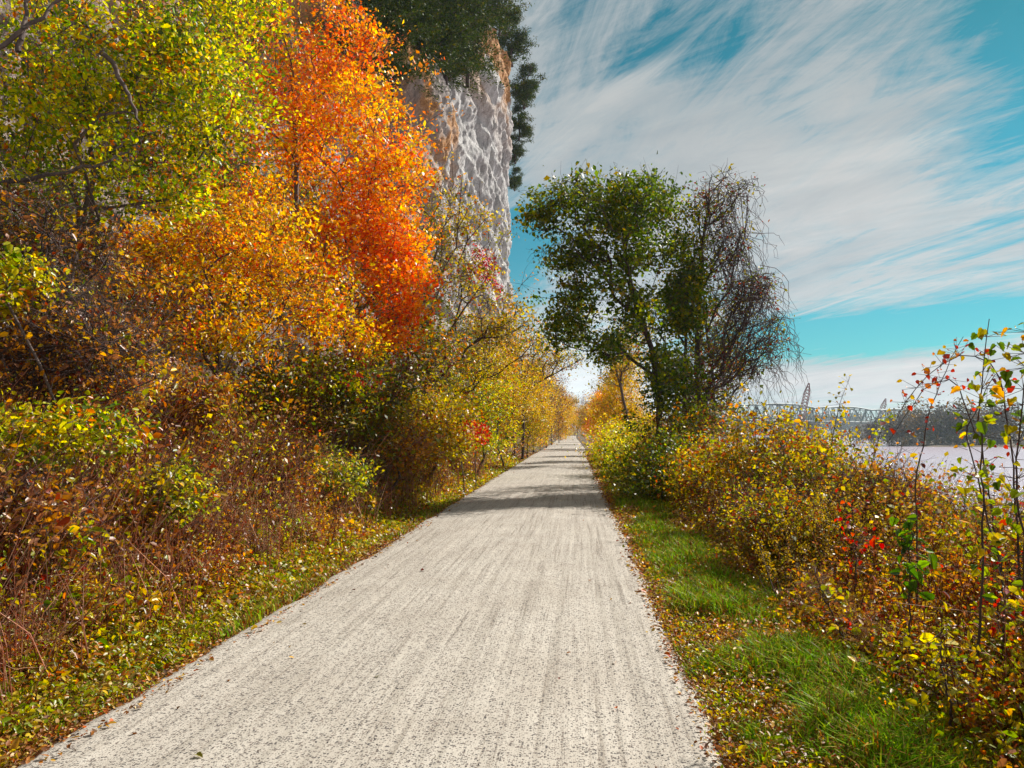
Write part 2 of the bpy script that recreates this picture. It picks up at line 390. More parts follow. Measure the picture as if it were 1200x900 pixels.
def rock_material():
    m, g = new_mat("limestone_cliff"); out = g.n('ShaderNodeOutputMaterial'); b = g.n('ShaderNodeBsdfPrincipled'); geo = g.n('ShaderNodeNewGeometry'); P = geo.outputs['Position']
    at = g.n('ShaderNodeAttribute'); at.attribute_name = "Col"; sp = g.n('ShaderNodeSeparateColor'); g.l(at.outputs[0], sp.inputs[0])
    n1 = g.noise(P, 0.35, 8, 0.68, 0.6); n2 = g.noise(g.mapping(P, (1.4, 1.4, 0.28), (0, 0, 0)), 1.5, 8, 0.7, 0.8); n3 = g.noise(P, 7, 6, 0.7, 0.3)
    grey = g.ramp(n2, [(0.30, (0.12, 0.115, 0.11, 1)), (0.44, (0.34, 0.33, 0.315, 1)), (0.66, (0.56, 0.55, 0.53, 1))])
    brown = g.ramp(n2, [(0.3, (0.10, 0.07, 0.055, 1)), (0.5, (0.26, 0.20, 0.165, 1)), (0.7, (0.42, 0.35, 0.30, 1))])
    orng = g.ramp(n3, [(0.3, (0.24, 0.10, 0.03, 1)), (0.7, (0.52, 0.27, 0.09, 1))])
    c = g.mix(sp.outputs[0], grey, brown); c = g.mix(sp.outputs[1], c, orng)
    c = g.mix(1.0, c, g.ramp(n3, [(0.3, G4(0.72)), (0.6, G4(1.1))]), 'MULTIPLY')
    g.l(c, b.inputs['Base Color']); b.inputs['Roughness'].default_value = 0.93
    hh = g.math('ADD', g.math('MULTIPLY', n2, 1.0), g.math('MULTIPLY', n3, 0.35))
    bp = g.n('ShaderNodeBump'); bp.inputs['Strength'].default_value = 1.0; bp.inputs['Distance'].default_value = 0.16; g.l(hh, bp.inputs['Height']); g.l(bp.outputs[0], b.inputs['Normal'])
    g.l(b.outputs[0], out.inputs[0]); return m

# ------------------------------------------------------------------ setting: ground, path, river
def grid_mesh(name, xs, ys, zf, mat, smooth=True):
    X, Y = np.meshgrid(xs, ys, indexing='ij'); Z = zf(X, Y)
    V = np.stack([X, Y, Z], -1).reshape(-1, 3); nx, ny = len(xs), len(ys)
    i, j = np.meshgrid(np.arange(nx - 1), np.arange(ny - 1), indexing='ij'); a = (i * ny + j).ravel()
    q = np.stack([a, a + ny, a + ny + 1, a + 1], 1)
    return link(name, fast_mesh(name, V, q, None, None, smooth), mat)
xs = np.unique(np.concatenate([np.linspace(-14, 14, 180), -14 - np.geomspace(0.5, 2000, 60), 14 + np.geomspace(0.5, 2500, 90)]))
ys = np.unique(np.concatenate([np.linspace(-12, 60, 260), np.linspace(275, 320, 46), 60 + np.geomspace(0.5, 5000, 130), -12 - np.geomspace(0.5, 800, 25)]))
tag(grid_mesh("ground", xs, ys, H, ground_material()), kind='structure')

def path_sheet():
    ys_ = np.unique(np.concatenate([np.linspace(-10, 40, 500), 40 + np.geomspace(0.2, 210, 120)])); nu = 40
    u = np.linspace(0, 1, nu)
    s = path_shift(ys_)
    L = -2.69 + s + 0.16 * (fbm(ys_ * 1.3, 0, 0, 4, 21) - 0.5) - 0.010 * np.clip(ys_ - 10, 0, 40) * 0.6
    R = 0.76 + s + 0.13 * (fbm(ys_ * 1.5, 5, 0, 4, 22) - 0.5)
    X = L[:, None] * (1 - u) + R[:, None] * u; Y = np.broadcast_to(ys_[:, None], X.shape)
    Z = 0.012 + 0.035 * np.sin(np.pi * u)[None] + 0.012 * (fbm(X * 7, Y * 0.7, 0, 4, 5) - 0.5)
    Z = np.where((u == 0) | (u == 1), -0.02, Z)
    V = np.stack([X, Y, Z], -1).reshape(-1, 3)
    i, j = np.meshgrid(np.arange(len(ys_) - 1), np.arange(nu - 1), indexing='ij'); a = (i * nu + j).ravel()
    q = np.stack([a, a + 1, a + nu + 1, a + nu], 1)
    tag(link("path", fast_mesh("path", V, q, None, None, True), path_material()), kind='structure')
path_sheet()
tag(link("river", fast_mesh("river", np.array([[8, -600, -4.2], [3000, -600, -4.2], [3000, 4000, -4.2], [8, 4000, -4.2]], float), [[0, 1, 2, 3]]), water_material()), kind='structure')

# ------------------------------------------------------------------ the limestone bluff
PLAN = np.array([(-34, -40), (-24, 0), (-18, 18), (-13.6, 32), (-10.6, 44), (-8.8, 52), (-6.6, 62), (-5.2, 71), (-6.0, 76), (-10, 82), (-14, 95), (-15, 120), (-13, 160), (-12.5, 220), (-22, 330)], float)
def bluff():
    seg = np.linalg.norm(np.diff(PLAN, axis=0), axis=1); cum = np.concatenate([[0], np.cumsum(seg)])
    k0 = np.interp(18, PLAN[:, 1], cum); k1 = cum[9]
    t = np.unique(np.concatenate([np.linspace(0, k0, 40), np.linspace(k0, k1, 520), np.linspace(k1, cum[-1], 120)]))
    x = np.interp(t, cum, PLAN[:, 0]); y = np.interp(t, cum, PLAN[:, 1])
    ker = np.ones(9) / 9
    tx = np.gradient(x, t); ty = np.gradient(y, t); tx = np.convolve(np.pad(tx, 4, 'edge'), ker, 'valid'); ty = np.convolve(np.pad(ty, 4, 'edge'), ker, 'valid')
    ln = np.hypot(tx, ty); nxv, nyv = ty / ln, -tx / ln          # outward: towards the trail
    zt = np.linspace(-1, 1, 300) * 0.5 + 0.5
    top = np.interp(y, [-40, 20, 45, 62, 72, 80, 95, 140, 220, 330], [22, 28, 33, 37, 37.5, 37, 30, 26, 24, 20]) + 1.5 * (fbm(t * 0.3, 0, 0, 4, 2) - 0.5)
    Z = zt[None] * top[:, None]; T = np.broadcast_to(t[:, None], Z.shape)
    d1 = fbm(T * 0.13, Z * 0.08, 0, 2, 31) - 0.5; rough = fbm(T * 0.9, Z * 0.9, 0, 5, 53) - 0.5; rough2 = fbm(T * 2.6, Z * 1.3, 0, 4, 55) - 0.5
    strat = vnoise(0 * T, Z * 0.9 + 0.25 * T * 0.2, 0, 33) - 0.5          # bedding ledges
    diag = fbm((Z + T * 0.42) * 0.75 + 0.6 * d1, (T - Z * 0.42) * 0.10, 0, 4, 35)    # slanting fractures
    ridg = 1 - np.abs(2 * diag - 1)
    fine = fbm(T * 1.7, Z * 1.5, 0, 4, 37) - 0.5
    cr = np.clip(np.abs(vnoise(T * 0.45 + 0.3 * Z * 0.4, Z * 0.10, 0, 39) - 0.5) * 9, 0, 1)      # cracks
    vert = fbm((T + Z * 0.08) * 0.85, Z * 0.07, 0, 4, 47) - 0.5
    dg2 = fbm((Z + T * 0.42) * 2.0, (T - Z * 0.42) * 0.22, 0, 3, 49) - 0.5
    off = 2.0 * d1 + 0.20 * strat + 1.15 * (diag - 0.5) + 0.25 * vert + 0.30 * dg2 + 0.55 * rough + 0.40 * rough2 + 0.25 * fine - 0.45 * (1 - cr) + 0.7 * (vnoise(0 * T, Z * 0.22, 0, 51) - 0.5)
    Yy = np.broadcast_to(y[:, None], Z.shape)
    off -= 1.2 * sstep(24.5, 30, Z) * sstep(60, 52, Yy) + 0.03 * np.clip(Z - 6, 0, 40) * sstep(50, 40, Yy)
    off += 0.9 * sstep(20, 24, Z) * sstep(62, 50, Yy)                        # overhanging stained band
    off += -0.035 * np.clip(Z - 8, 0, 50) + 0.5 * np.exp(-((Z - 31) / 3.0) ** 2)
    X3 = x[:, None] + nxv[:, None] * off; Y3 = y[:, None] + nyv[:, None] * off
    nx, ny = len(t), len(zt)
    V = np.stack([X3, Y3, Z - 0.5], -1).reshape(-1, 3)
    # back of the crest so that it has thickness
    back = np.stack([X3[:, -1] - nxv * 14 - 6, Y3[:, -1] - nyv * 14, Z[:, -1] + 1.5], -1)
    low = back.copy(); low[:, 2] = -1; low[:, 0] -= 25
    V = np.concatenate([V, back, low])
    i, j = np.meshgrid(np.arange(nx - 1), np.arange(ny - 1), indexing='ij'); a = (i * ny + j).ravel()
    q = np.stack([a, a + ny, a + ny + 1, a + 1], 1)
    ii = np.arange(nx - 1); e = ii * ny + ny - 1; bk = nx * ny + ii; lw = bk + nx
    q = np.concatenate([q, np.stack([e, e + ny, bk + 1, bk], 1), np.stack([bk, bk + 1, lw + 1, lw], 1)])
    brown = np.clip(sstep(54, 46, Yy) * 1.0 + sstep(0.58, 0.75, fbm(T * 0.2, Z * 0.3, 0, 3, 41)) * 0.35 + sstep(9, 4, Z) * 0.5, 0, 1)
    on = fbm(T * 0.28, Z * 0.35, 0, 4, 43)
    orange = sstep(0.50, 0.60, on + 0.10 * sstep(28, 34, Z) + 0.10 * np.exp(-((Z - 22) / 2.5) ** 2) * sstep(60, 50, Yy)) * np.clip(sstep(27, 33, Z) + sstep(16, 20, Z) * sstep(58, 52, Yy), 0, 1)
    C = np.stack([brown, orange, 0 * brown], -1).reshape(-1, 3); C = np.concatenate([C, np.tile([[1.0, 0, 0]], (2 * nx, 1))])
    o = link("limestone_cliff", fast_mesh("limestone_cliff", V, q, None, C, False), rock_material())
    tag(o, "tall pale grey limestone cliff with orange stained ledges rising beside the trail", "cliff")
    return o
bluff()

# ------------------------------------------------------------------ branching plants
def mst(trunk, pts, bf=0.35, wz=1.0):
    """grow a branching skeleton: joins every point to the nearest place of the growing tree, longer ways from the root cost more"""
    N = [np.asarray(p, float) for p in trunk]; par = [-1] + list(range(len(trunk) - 1))
    pl = [0.0]
    for i in range(1, len(trunk)): pl.append(pl[-1] + float(np.linalg.norm(N[i] - N[i - 1])))
    pts = np.asarray(pts, float); best = np.full(len(pts), 1e9); bi = np.zeros(len(pts), int); done = np.zeros(len(pts), bool)
    def upd(i):
        nonlocal best, bi
        d = np.linalg.norm((pts - N[i]) * [1, 1, wz], axis=1)
        d = d + np.where(pts[:, 2] < N[i][2] - 0.1, 0.35 * (N[i][2] - pts[:, 2]), 0)
        c = d + bf * pl[i]; m = (c < best) & ~done; best[m] = c[m]; bi[m] = i
    for i in range(len(N)): upd(i)
    rr = np.random.default_rng(len(pts))
    tips = []
    for _ in range(len(pts)):
        k = int(np.argmin(np.where(done, 1e12, best))); p = bi[k]; A, B = N[p], pts[k]; done[k] = True
        L = float(np.linalg.norm(B - A)); ns = 1 + int(L > 0.5) + int(L > 1.4); prev = p
        for s in range(1, ns + 1):
            f = s / ns; q = A * (1 - f) + B * f
            if s < ns: q = q + rr.normal(size=3) * 0.07 * L + np.array([0, 0, 0.05 * L])
            N.append(q); par.append(prev); pl.append(pl[prev] + L / ns); prev = len(N) - 1
            if s < ns or True: upd(prev)
        tips.append(prev)
    N = np.array(N); par = np.array(par)
    return N, par, np.array(tips)
def radii(N, par, r0, e=2.35, rmax=None):
    a = np.full(len(N), 0.0); kids = np.bincount(par[par >= 0], minlength=len(N)); a[kids == 0] = r0 ** e
    for i in range(len(N) - 1, 0, -1):
        a[par[i]] += a[i] + 0.02 * r0 ** e
    r = np.maximum(a, r0 ** e) ** (1 / e)
    return r if rmax is None else np.minimum(r, rmax)
def skeleton(g, N, par, r, trunk_n, sides=6, flare=1.25):
    i = np.arange(1, len(N)); A = N[par[i]]; B = N[i]
    ra = np.minimum(r[par[i]], r[i] * 1.6); ra[:trunk_n - 1] = r[par[i][:trunk_n - 1]]
    if trunk_n > 1: ra[0] *= flare
    tw = r[i] < 0.012
    tubes(g, A[~tw], B[~tw], ra[~tw], r[i][~tw], sides); tubes(g, A[tw], B[tw], ra[tw], r[i][tw], 3)
def blob_pts(blobs, n, r):
    """blobs: (centre xyz, radii xyz, weight); returns points more often near the skin of each"""
    w = np.array([b[2] for b in blobs], float); w /= w.sum(); k = r.choice(len(blobs), n, p=w)
    C = np.array([b[0] for b in blobs])[k]; R = np.array([b[1] for b in blobs])[k]
    d = norm(r.normal(size=(n, 3))); rad = (0.25 + 0.75 * r.random((n, 1)) ** 0.6)
    st = r.random(n) < 0.09; rad[st] *= r.uniform(1.2, 1.75, (int(st.sum()), 1)); d[st, 2] = np.abs(d[st, 2]) * 0.9
    return C + d * R * rad
def pblob(px, py, Y, rx, ry, rY, w):
    """a blob given by its place in the photograph and its depth"""
    k = Y / FPX
    return (W(px, py, Y), np.array([rx * k, rY, ry * k]), w)

def plant(name, label, cat, base, blobs, n, per, sigma, size, pal, seed, trunk=None, group=None, r0=0.006, bf=0.35, kind='rhomb', rmax=None, cut=0.40, flip=0.8,
          bark=None, mat=None, up=0.35, gap=0.0, sides=6, aspect=0.6, parts=('trunk', 'crown'), twig=0, bare=0.0, droop=0.2, k=0.72, extra=None, mono=0.55, along=0.0, ext_r=None):
    r = np.random.default_rng(seed)
    base = np.asarray(base, float)
    P = blob_pts(blobs, n, r)
    if gap > 0:
        m = fbm(P[:, 0] * 0.9 / gap, P[:, 1] * 0.9 / gap, P[:, 2] * 0.9 / gap, 2, seed) > cut; P = P[m]
    gz = H(P[:, 0], P[:, 1]) + 0.15; P[:, 2] = np.maximum(P[:, 2], gz)
    if trunk is None: trunk = [base, base + [0, 0, 0.3]]
    trunk = [np.asarray(t, float) for t in trunk]
    tt = [trunk[0]]
    for a, b in zip(trunk[:-1], trunk[1:]):
        L = np.linalg.norm(b - a); ns = max(1, int(L / 0.5))
        for s in range(1, ns + 1): tt.append(a + (b - a) * s / ns + r.normal(size=3) * 0.02 * min(L, 1))
    N, par, tips = mst(tt, P, bf)
    rad = radii(N, par, r0, rmax=rmax)
    g = Geo(); skeleton(g, N, par, rad, len(tt), sides)
    if twig:   # fine bare twigs
        q = N[r.choice(len(N), twig)]; d = norm(r.normal(size=(twig, 3)) + [0, 0, 0.25]); L = r.uniform(0.15, 0.55, (twig, 1)) * (1 if ext_r is None else ext_r)
        q1 = q + d * L; d2 = norm(d + r.normal(size=(twig, 3)) * 0.6); tubes(g, q, q1, r0 * 0.7, r0 * 0.5, 3); tubes(g, q1, q1 + d2 * L * 0.7, r0 * 0.5, r0 * 0.25, 3)
    if extra: extra(g, N, par, rad, tips, r)
    e = empty(name, base, label, cat, group)
    link(parts[0], g.mesh(name + "_wood", False, base), bark or M_BARK, e)
    # leaves round the twig ends, clump by clump
    T = N[tips]
    if bare > 0: T = T[r.random(len(T)) > bare]
    if len(T) and per > 0:
        cc = palette(pal, len(T), r, k)
        ii = np.repeat(np.arange(len(T)), r.poisson(per, len(T)))
        off = r.normal(size=(len(ii), 3)) * sigma * np.array([1, 1, 0.62])
        pos = T[ii] + off
        own = palette(pal, len(ii), r, k); pick = r.random(len(ii)) < mono
        c = np.where(pick[:, None], cc[ii] * (1 + 0.18 * r.normal(size=(len(ii), 1))).clip(0.5, 1.6), own)
        keep = pos[:, 2] > H(pos[:, 0], pos[:, 1]) + 0.02
        g2 = Geo(); tone = (r.normal(size=(len(T), 3)) * flip)[ii]; leaves(g2, pos[keep], size, c[keep], r, kind, up, aspect, droop=droop, out=tone[keep])
        link(parts[1], g2.mesh(name + "_leaves", False, base), mat or M_LEAF, e)
    return e

# palettes: leaf colours as seen in sun
P_MAPLE = [(255, 160, 20, 6), (255, 190, 35, 4.5), (255, 132, 15, 6), (250, 105, 20, 2.2), (242, 215, 60, 4), (200, 100, 25, 1)]
P_MRED = [(252, 125, 35, 5), (248, 98, 30, 3), (255, 150, 30, 3), (250, 185, 40, 2)]
P_YG = [(205, 205, 45, 5), (240, 222, 55, 5), (150, 170, 40, 3), (215, 170, 40, 1.5), (210, 120, 40, 1), (90, 115, 35, 2)]
P_AMBER = [(248, 180, 35, 5), (232, 200, 50, 5), (245, 140, 30, 3.5), (165, 160, 45, 3), (150, 90, 45, 2), (190, 70, 35, 1.5)]
P_RUST = [(200, 138, 70, 4), (172, 120, 88, 4.5), (228, 160, 52, 3), (215, 180, 55, 2.5), (130, 65, 50, 2), (160, 160, 50, 1.5)]
P_OLIVE = [(125, 122, 38, 4), (90, 105, 34, 4), (170, 155, 45, 3), (120, 60, 55, 1.6), (175, 110, 40, 1.2)]
P_DARKG = [(104, 124, 44, 5), (76, 98, 38, 4), (150, 155, 50, 3), (150, 130, 48, 1)]
P_YEL = [(235, 195, 40, 5), (215, 175, 45, 3), (185, 175, 50, 2), (225, 140, 40, 1.5)]
P_YOL = [(215, 190, 45, 5), (175, 165, 40, 4), (220, 155, 40, 2.4), (120, 120, 40, 2), (180, 95, 45, 1)]
P_GOLD = [(215, 180, 60, 5), (195, 160, 60, 4), (165, 140, 60, 2)]
P_MIXR = [(205, 190, 55, 5), (220, 160, 50, 2.6), (190, 95, 50, 1.6), (145, 155, 50, 4), (160, 75, 50, 2), (235, 200, 60, 2.5)]
P_RED = [(215, 62, 42, 5), (180, 35, 40, 3), (230, 95, 50, 2)]
P_CEDAR = [(86, 104, 42, 5), (62, 82, 38, 5), (120, 118, 50, 2)]
P_LIME = [(170, 175, 55, 4), (130, 150, 50, 4), (200, 185, 55, 2)]
P_WEED = [(195, 155, 85, 4), (170, 118, 85, 4), (215, 190, 80, 4), (120, 110, 50, 3), (200, 110, 50, 2)]
P_BR = [(150, 60, 50, 4), (190, 60, 45, 3), (170, 140, 50, 2), (205, 120, 50, 2)]
P_STRAWL = [(200, 172, 100, 4), (170, 140, 80, 3), (150, 150, 65, 2), (165, 110, 75, 2)]
P_WEEDB = [(150, 95, 65, 4), (120, 78, 58, 3), (185, 140, 60, 2), (130, 125, 50, 2)]
P_BROWN = [(135, 85, 60, 4), (165, 110, 70, 3), (105, 65, 50, 3), (190, 140, 85, 1.5)]

def base_at(px, Y, dz=0.0):
    w = W(px, 500, Y); return np.array([w[0], Y, float(H(w[0], Y)) + dz])

# ---- left side
b = base_at(130, 13.5)
plant("thicket_tree", "dark brushy tree deep in the shade behind the yellow-green corner tree", "tree", b,
      [pblob(60, 120, 13.5, 120, 110, 1.2, 3), pblob(200, 180, 14, 110, 90, 1.2, 3), pblob(60, 320, 12.5, 120, 90, 1.2, 3), pblob(200, 370, 13, 90, 70, 1.2, 2), pblob(250, 60, 15, 90, 90, 1.2, 2)],
      700, 22, 0.28, 0.09, P_OLIVE, 10, trunk=[b, W(120, 350, 13.5), W(100, 200, 13.5)], r0=0.006, twig=1600, bark=M_BARKD)
for px, py, Y, rx, ry, n, pal, lab, seed in ((215, 470, 9.8, 70, 42, 380, P_RUST, "rust and orange leaved bush at the foot of the tall amber shrub", 21), (105, 455, 8.4, 80, 40, 380, P_AMBER, "amber bush under the tangle of bare brown vines", 22),
        (300, 545, 11, 46, 32, 240, P_WEEDB, "brown leaved low bush before the dark olive and purple shrub", 23), (30, 610, 5.6, 60, 60, 260, P_RUST, "rusty weedy bush at the left edge near the camera", 24),
        (175, 580, 7.4, 60, 36, 260, P_YG, "bright yellow-green weedy bush in the left bank's middle", 25), (385, 560, 12.5, 50, 26, 240, P_YG, "low yellow-green bush at the trailside before the olive shrub", 26)):
    b = base_at(px, Y)
    plant("bush", lab, "bush", b, [pblob(px, py, Y, rx, ry, 0.06 * Y, 3), pblob(px - rx * 0.6, py + ry * 0.4, Y, rx * 0.6, ry * 0.6, 0.05 * Y, 1.4), pblob(px + rx * 0.6, py + ry * 0.2, Y, rx * 0.5, ry * 0.6, 0.05 * Y, 1.2)],
          n, 17, 0.10, 0.058, pal, seed, r0=0.003, gap=0.5, parts=('stems', 'foliage'), twig=900, kind='oval', bark=M_BARKD, ext_r=0.7, bf=0.2)
def limbs(g, N, par, rad, tips, r):
    for L in ([(-40, 75, 7.0), (20, 40, 7.2), (62, 8, 7.4), (110, -30, 7.6)], [(-40, 222, 7.4), (40, 208, 7.6), (105, 196, 7.8), (150, 178, 8)], [(20, 60, 7.2), (30, 10, 7.3), (38, -30, 7.4)], [(120, 60, 7.8), (150, 110, 7.6), (165, 150, 7.6)]):
        q = np.array([W(*p) for p in L]); f = np.linspace(0, 1, 14); t = np.linspace(0, 1, len(q)); q = np.stack([np.interp(f, t, q[:, k]) for k in range(3)], 1) + r.normal(size=(14, 3)) * 0.015
        w = np.linspace(0.030, 0.010, 14); tubes(g, q[:-1], q[1:], w[:-1], w[1:], 7)
b = base_at(62, 8.6)
plant("autumn_tree", "yellow-green leafy tree filling the upper left corner of the view", "tree", b,
      [pblob(110, 60, 8.4, 150, 110, 1.3, 4), pblob(230, 110, 9.0, 75, 90, 1.0, 3), pblob(60, 190, 8.2, 110, 90, 1.1, 2.2), pblob(250, 20, 9.6, 80, 70, 1.2, 2), pblob(170, 215, 8.8, 90, 45, 0.8, 1.4), pblob(20, -60, 9, 200, 70, 1.5, 2)],
      620, 46, 0.17, 0.062, P_YG + [(235, 150, 40, 1.2), (120, 150, 40, 5)], 11, k=0.84, trunk=[b, W(80, 330, 8.6), W(110, 210, 8.7), W(90, 60, 8.8)], r0=0.004, kind='oval', gap=0.8, cut=0.44, flip=1.1, twig=1300, bark=M_BARK, extra=limbs)
b = base_at(385, 18)
def maple():
    plant("maple_tree", "large bright orange maple with red lower sprays in front of the cliff", "tree", b,
      [pblob(405, 160, 18.5, 92, 80, 1.9, 5), pblob(350, 50, 18.5, 90, 80, 1.8, 4.5), pblob(455, 225, 18, 64, 62, 1.4, 4), pblob(300, 170, 19, 100, 100, 1.6, 3.5), pblob(405, 70, 18.8, 48, 60, 1.4, 2.2),
       pblob(400, 300, 17.5, 95, 70, 1.3, 4), pblob(260, 290, 17.5, 90, 80, 1.2, 3), pblob(350, -40, 19, 70, 60, 1.8, 2), pblob(270, 40, 19.4, 80, 90, 1.8, 2.6), pblob(230, 220, 18.5, 60, 70, 1.4, 2.0), pblob(470, 300, 17.6, 38, 70, 0.9, 1.6)],
      1150, 52, 0.24, 0.105, P_MAPLE, 12, k=0.82, trunk=[b, W(372, 400, 18.2), W(350, 290, 18.4), W(345, 150, 18.6), W(340, 40, 18.7)], r0=0.007, gap=0.9, cut=0.42, flip=1.0, twig=1500, bark=M_BARK)
maple()
b = base_at(425, 21)
plant("thicket_tree", "brown and olive tree standing behind the lower half of the orange maple", "tree", b,
      [pblob(420, 330, 21, 90, 70, 1.4, 3), pblob(340, 240, 22, 90, 80, 1.4, 3), pblob(480, 400, 21, 60, 60, 1.2, 2), pblob(300, 330, 20, 80, 60, 1.2, 2)],
      520, 26, 0.3, 0.115, P_OLIVE + [(190, 120, 45, 4)], 9, trunk=[b, W(410, 400, 21), W(395, 300, 21)], r0=0.008, twig=700, bark=M_BARKD)
b = base_at(445, 17.2)
plant("maple_tree", "small red-orange maple sapling below the right edge of the big orange maple", "tree", b,
      [pblob(462, 350, 17, 42, 50, 0.9, 4), pblob(440, 395, 17, 40, 22, 0.8, 2), pblob(455, 290, 17.4, 40, 30, 0.8, 1.5)], 170, 34, 0.22, 0.10, P_MRED, 13,
      trunk=[b, W(450, 430, 17.2), W(455, 370, 17.2)], r0=0.006, gap=0.7)
b = base_at(250, 11.4)
plant("amber_shrub", "tall amber and bronze leaved shrub tangled with vines under the orange maple", "shrub", b,
      [pblob(235, 300, 12.2, 105, 60, 1.0, 4), pblob(330, 330, 13, 90, 60, 1.0, 3), pblob(180, 370, 11, 90, 60, 0.9, 3), pblob(300, 400, 12, 80, 45, 0.8, 2), pblob(395, 385, 14, 55, 40, 0.8, 1.5), pblob(300, 245, 14, 80, 45, 1.0, 2.0), pblob(165, 290, 11.5, 50, 45, 0.8, 1.3)],
      620, 42, 0.19, 0.068, P_AMBER + [(255, 160, 30, 3), (240, 205, 60, 3)], 14, k=0.84, cut=0.45, flip=1.1, trunk=[b, b + [0.1, 0.1, 1.2], W(250, 360, 12)], r0=0.004, kind='oval', gap=0.7, twig=1100, bark=M_BARKD, parts=('stems', 'foliage'))
b = base_at(60, 7.6)
plant("vine_thicket", "dark tangle of bare brown vines with rusty leaves at the left edge", "shrub", b,
      [pblob(40, 300, 7.6, 100, 80, 0.9, 3), pblob(90, 420, 7.2, 110, 60, 0.7, 3), pblob(10, 380, 7.0, 60, 80, 0.6, 2)],
      420, 17, 0.15, 0.055, P_RUST, 15, r0=0.0045, kind='oval', gap=0.6, twig=2600, bark=M_BARKD, parts=('stems', 'foliage'), bf=0.2)
b = base_at(15, 6.6)
plant("green_shrub", "small bright green shrub on the far left beneath the bare vines", "shrub", b,
      [pblob(12, 330, 6.8, 28, 36, 0.4, 2), pblob(45, 520, 6.2, 50, 45, 0.5, 2.4), pblob(120, 500, 6.4, 50, 26, 0.5, 1)], 150, 26, 0.13, 0.06, P_YG, 16, r0=0.0035, kind='oval', parts=('stems', 'foliage'))
b = base_at(365, 13.5)
plant("olive_shrub", "dark olive and purple leaved shrub in the shade at the foot of the maple", "shrub", b,
      [pblob(350, 470, 13.5, 85, 70, 1.2, 4), pblob(430, 455, 15, 60, 60, 1.2, 3), pblob(290, 500, 12.6, 50, 50, 1.0, 1.6), pblob(420, 530, 14, 60, 30, 1.0, 1.6)],
      620, 44, 0.2, 0.075, P_OLIVE, 17, r0=0.005, gap=0.8, twig=500, bark=M_BARKD, parts=('stems', 'foliage'))
b = base_at(492, 24)
def arch_tree():
    plant("leaning_tree", "arching slender tree with fanned dark branches and sparse yellow leaves below the cliff", "tree", b,
      [pblob(545, 290, 24, 55, 60, 1.4, 3), pblob(575, 350, 24, 55, 50, 1.4, 3), pblob(600, 400, 24, 50, 30, 1.2, 2.4), pblob(520, 390, 24, 50, 50, 1.2, 2), pblob(545, 440, 24.5, 50, 40, 1.4, 2)],
      420, 24, 0.22, 0.10, P_YOL, 18, trunk=[b, W(500, 440, 24), W(535, 375, 24), W(575, 318, 24)], r0=0.008, gap=0.8, twig=900, bark=M_BARKD, bf=0.5, rmax=0.11)
arch_tree()
b = base_at(470, 22)
plant("leaning_tree", "brown-stemmed tree leaning right from behind the orange maple, few yellow leaves", "tree", b,
      [pblob(520, 255, 23, 40, 60, 1.2, 2), pblob(500, 320, 22.5, 40, 40, 1.0, 2)], 190, 12, 0.2, 0.09, P_YOL, 19,
      trunk=[b, W(478, 400, 22), W(500, 350, 22.3), W(535, 290, 22.8), W(540, 210, 23)], r0=0.008, twig=500, bark=M_BARK, bf=0.5, rmax=0.09)
for i, (px, py, Y, rx, ry, n, pal, lab, seed) in enumerate([
        (500, 490, 20, 52, 52, 300, P_YOL, "olive-yellow bush at the trail's left edge just before the first shadow", 31),
        (560, 480, 27, 45, 46, 280, P_YG, "yellow-green bush beside the path behind the small crimson shrub", 32),
        (455, 520, 16, 52, 34, 230, P_RUST, "low rust-brown bush between the dark olive shrub and the trail", 33),
        (590, 440, 34, 42, 50, 260, P_YEL, "bright yellow bushy tree under the cliff's right edge", 34),
        (530, 420, 29, 45, 50, 240, P_OLIVE, "olive bush behind the arching slender tree", 35)]):
    b = base_at(px, Y)
    plant("bush", lab, "bush", b, [pblob(px, py, Y, rx, ry, 1.3, 3), pblob(px - rx * 0.5, py + ry * 0.4, Y, rx * 0.7, ry * 0.6, 1.2, 1.4), pblob(px + rx * 0.35, py + ry * 0.55, Y - 0.8, rx * 0.7, ry * 0.5, 1.1, 1.4)],
          n, 40, 0.21, 0.085, pal, seed, r0=0.006, gap=0.8, parts=('stems', 'foliage'), twig=300)
for px, py, Y, lab, seed in ((558, 508, 22, "small crimson shrub low in the yellow-green bushes left of the trail", 36), (544, 512, 20.5, "tiny scarlet shrub just left of the crimson one", 37)):
    b = base_at(px, Y)
    plant("red_shrub", lab, "shrub", b, [pblob(px, py, Y, 12, 13, 0.3, 1)], 45, 30, 0.13, 0.075, P_RED, seed, r0=0.004, parts=('stems', 'foliage'))

# ---- far rows along the trail
def proto(name, seed, pal, h, n, per, sigma, size, bare=0.0, kw=None):
    r = np.random.default_rng(seed); base = np.array([0.0, -500.0, float(H(0.0, -500.0))])
    def c(x, y, z): return base + np.array([x, y, z])
    bl = [(c(0, 0, h * 0.62), np.array([h * 0.24, h * 0.24, h * 0.26]), 4), (c(h * 0.12, -h * 0.06, h * 0.40), np.array([h * 0.20, h * 0.2, h * 0.16]), 2),
          (c(-h * 0.14, h * 0.05, h * 0.45), np.array([h * 0.18, h * 0.2, h * 0.16]), 2), (c(0.03 * h, 0, h * 0.85), np.array([h * 0.14, h * 0.14, h * 0.14]), 1.6), (c(0, 0, h * 0.2), np.array([h * 0.2, h * 0.2, h * 0.15]), 1.2)]
    return plant(name, "x", "tree", base, bl, n, per, sigma, size, pal, seed, trunk=[base, c(0.02 * h, 0, h * 0.3), c(-0.03 * h, 0.02 * h, h * 0.6)], r0=0.010, twig=260, bare=bare, **(kw or {}))
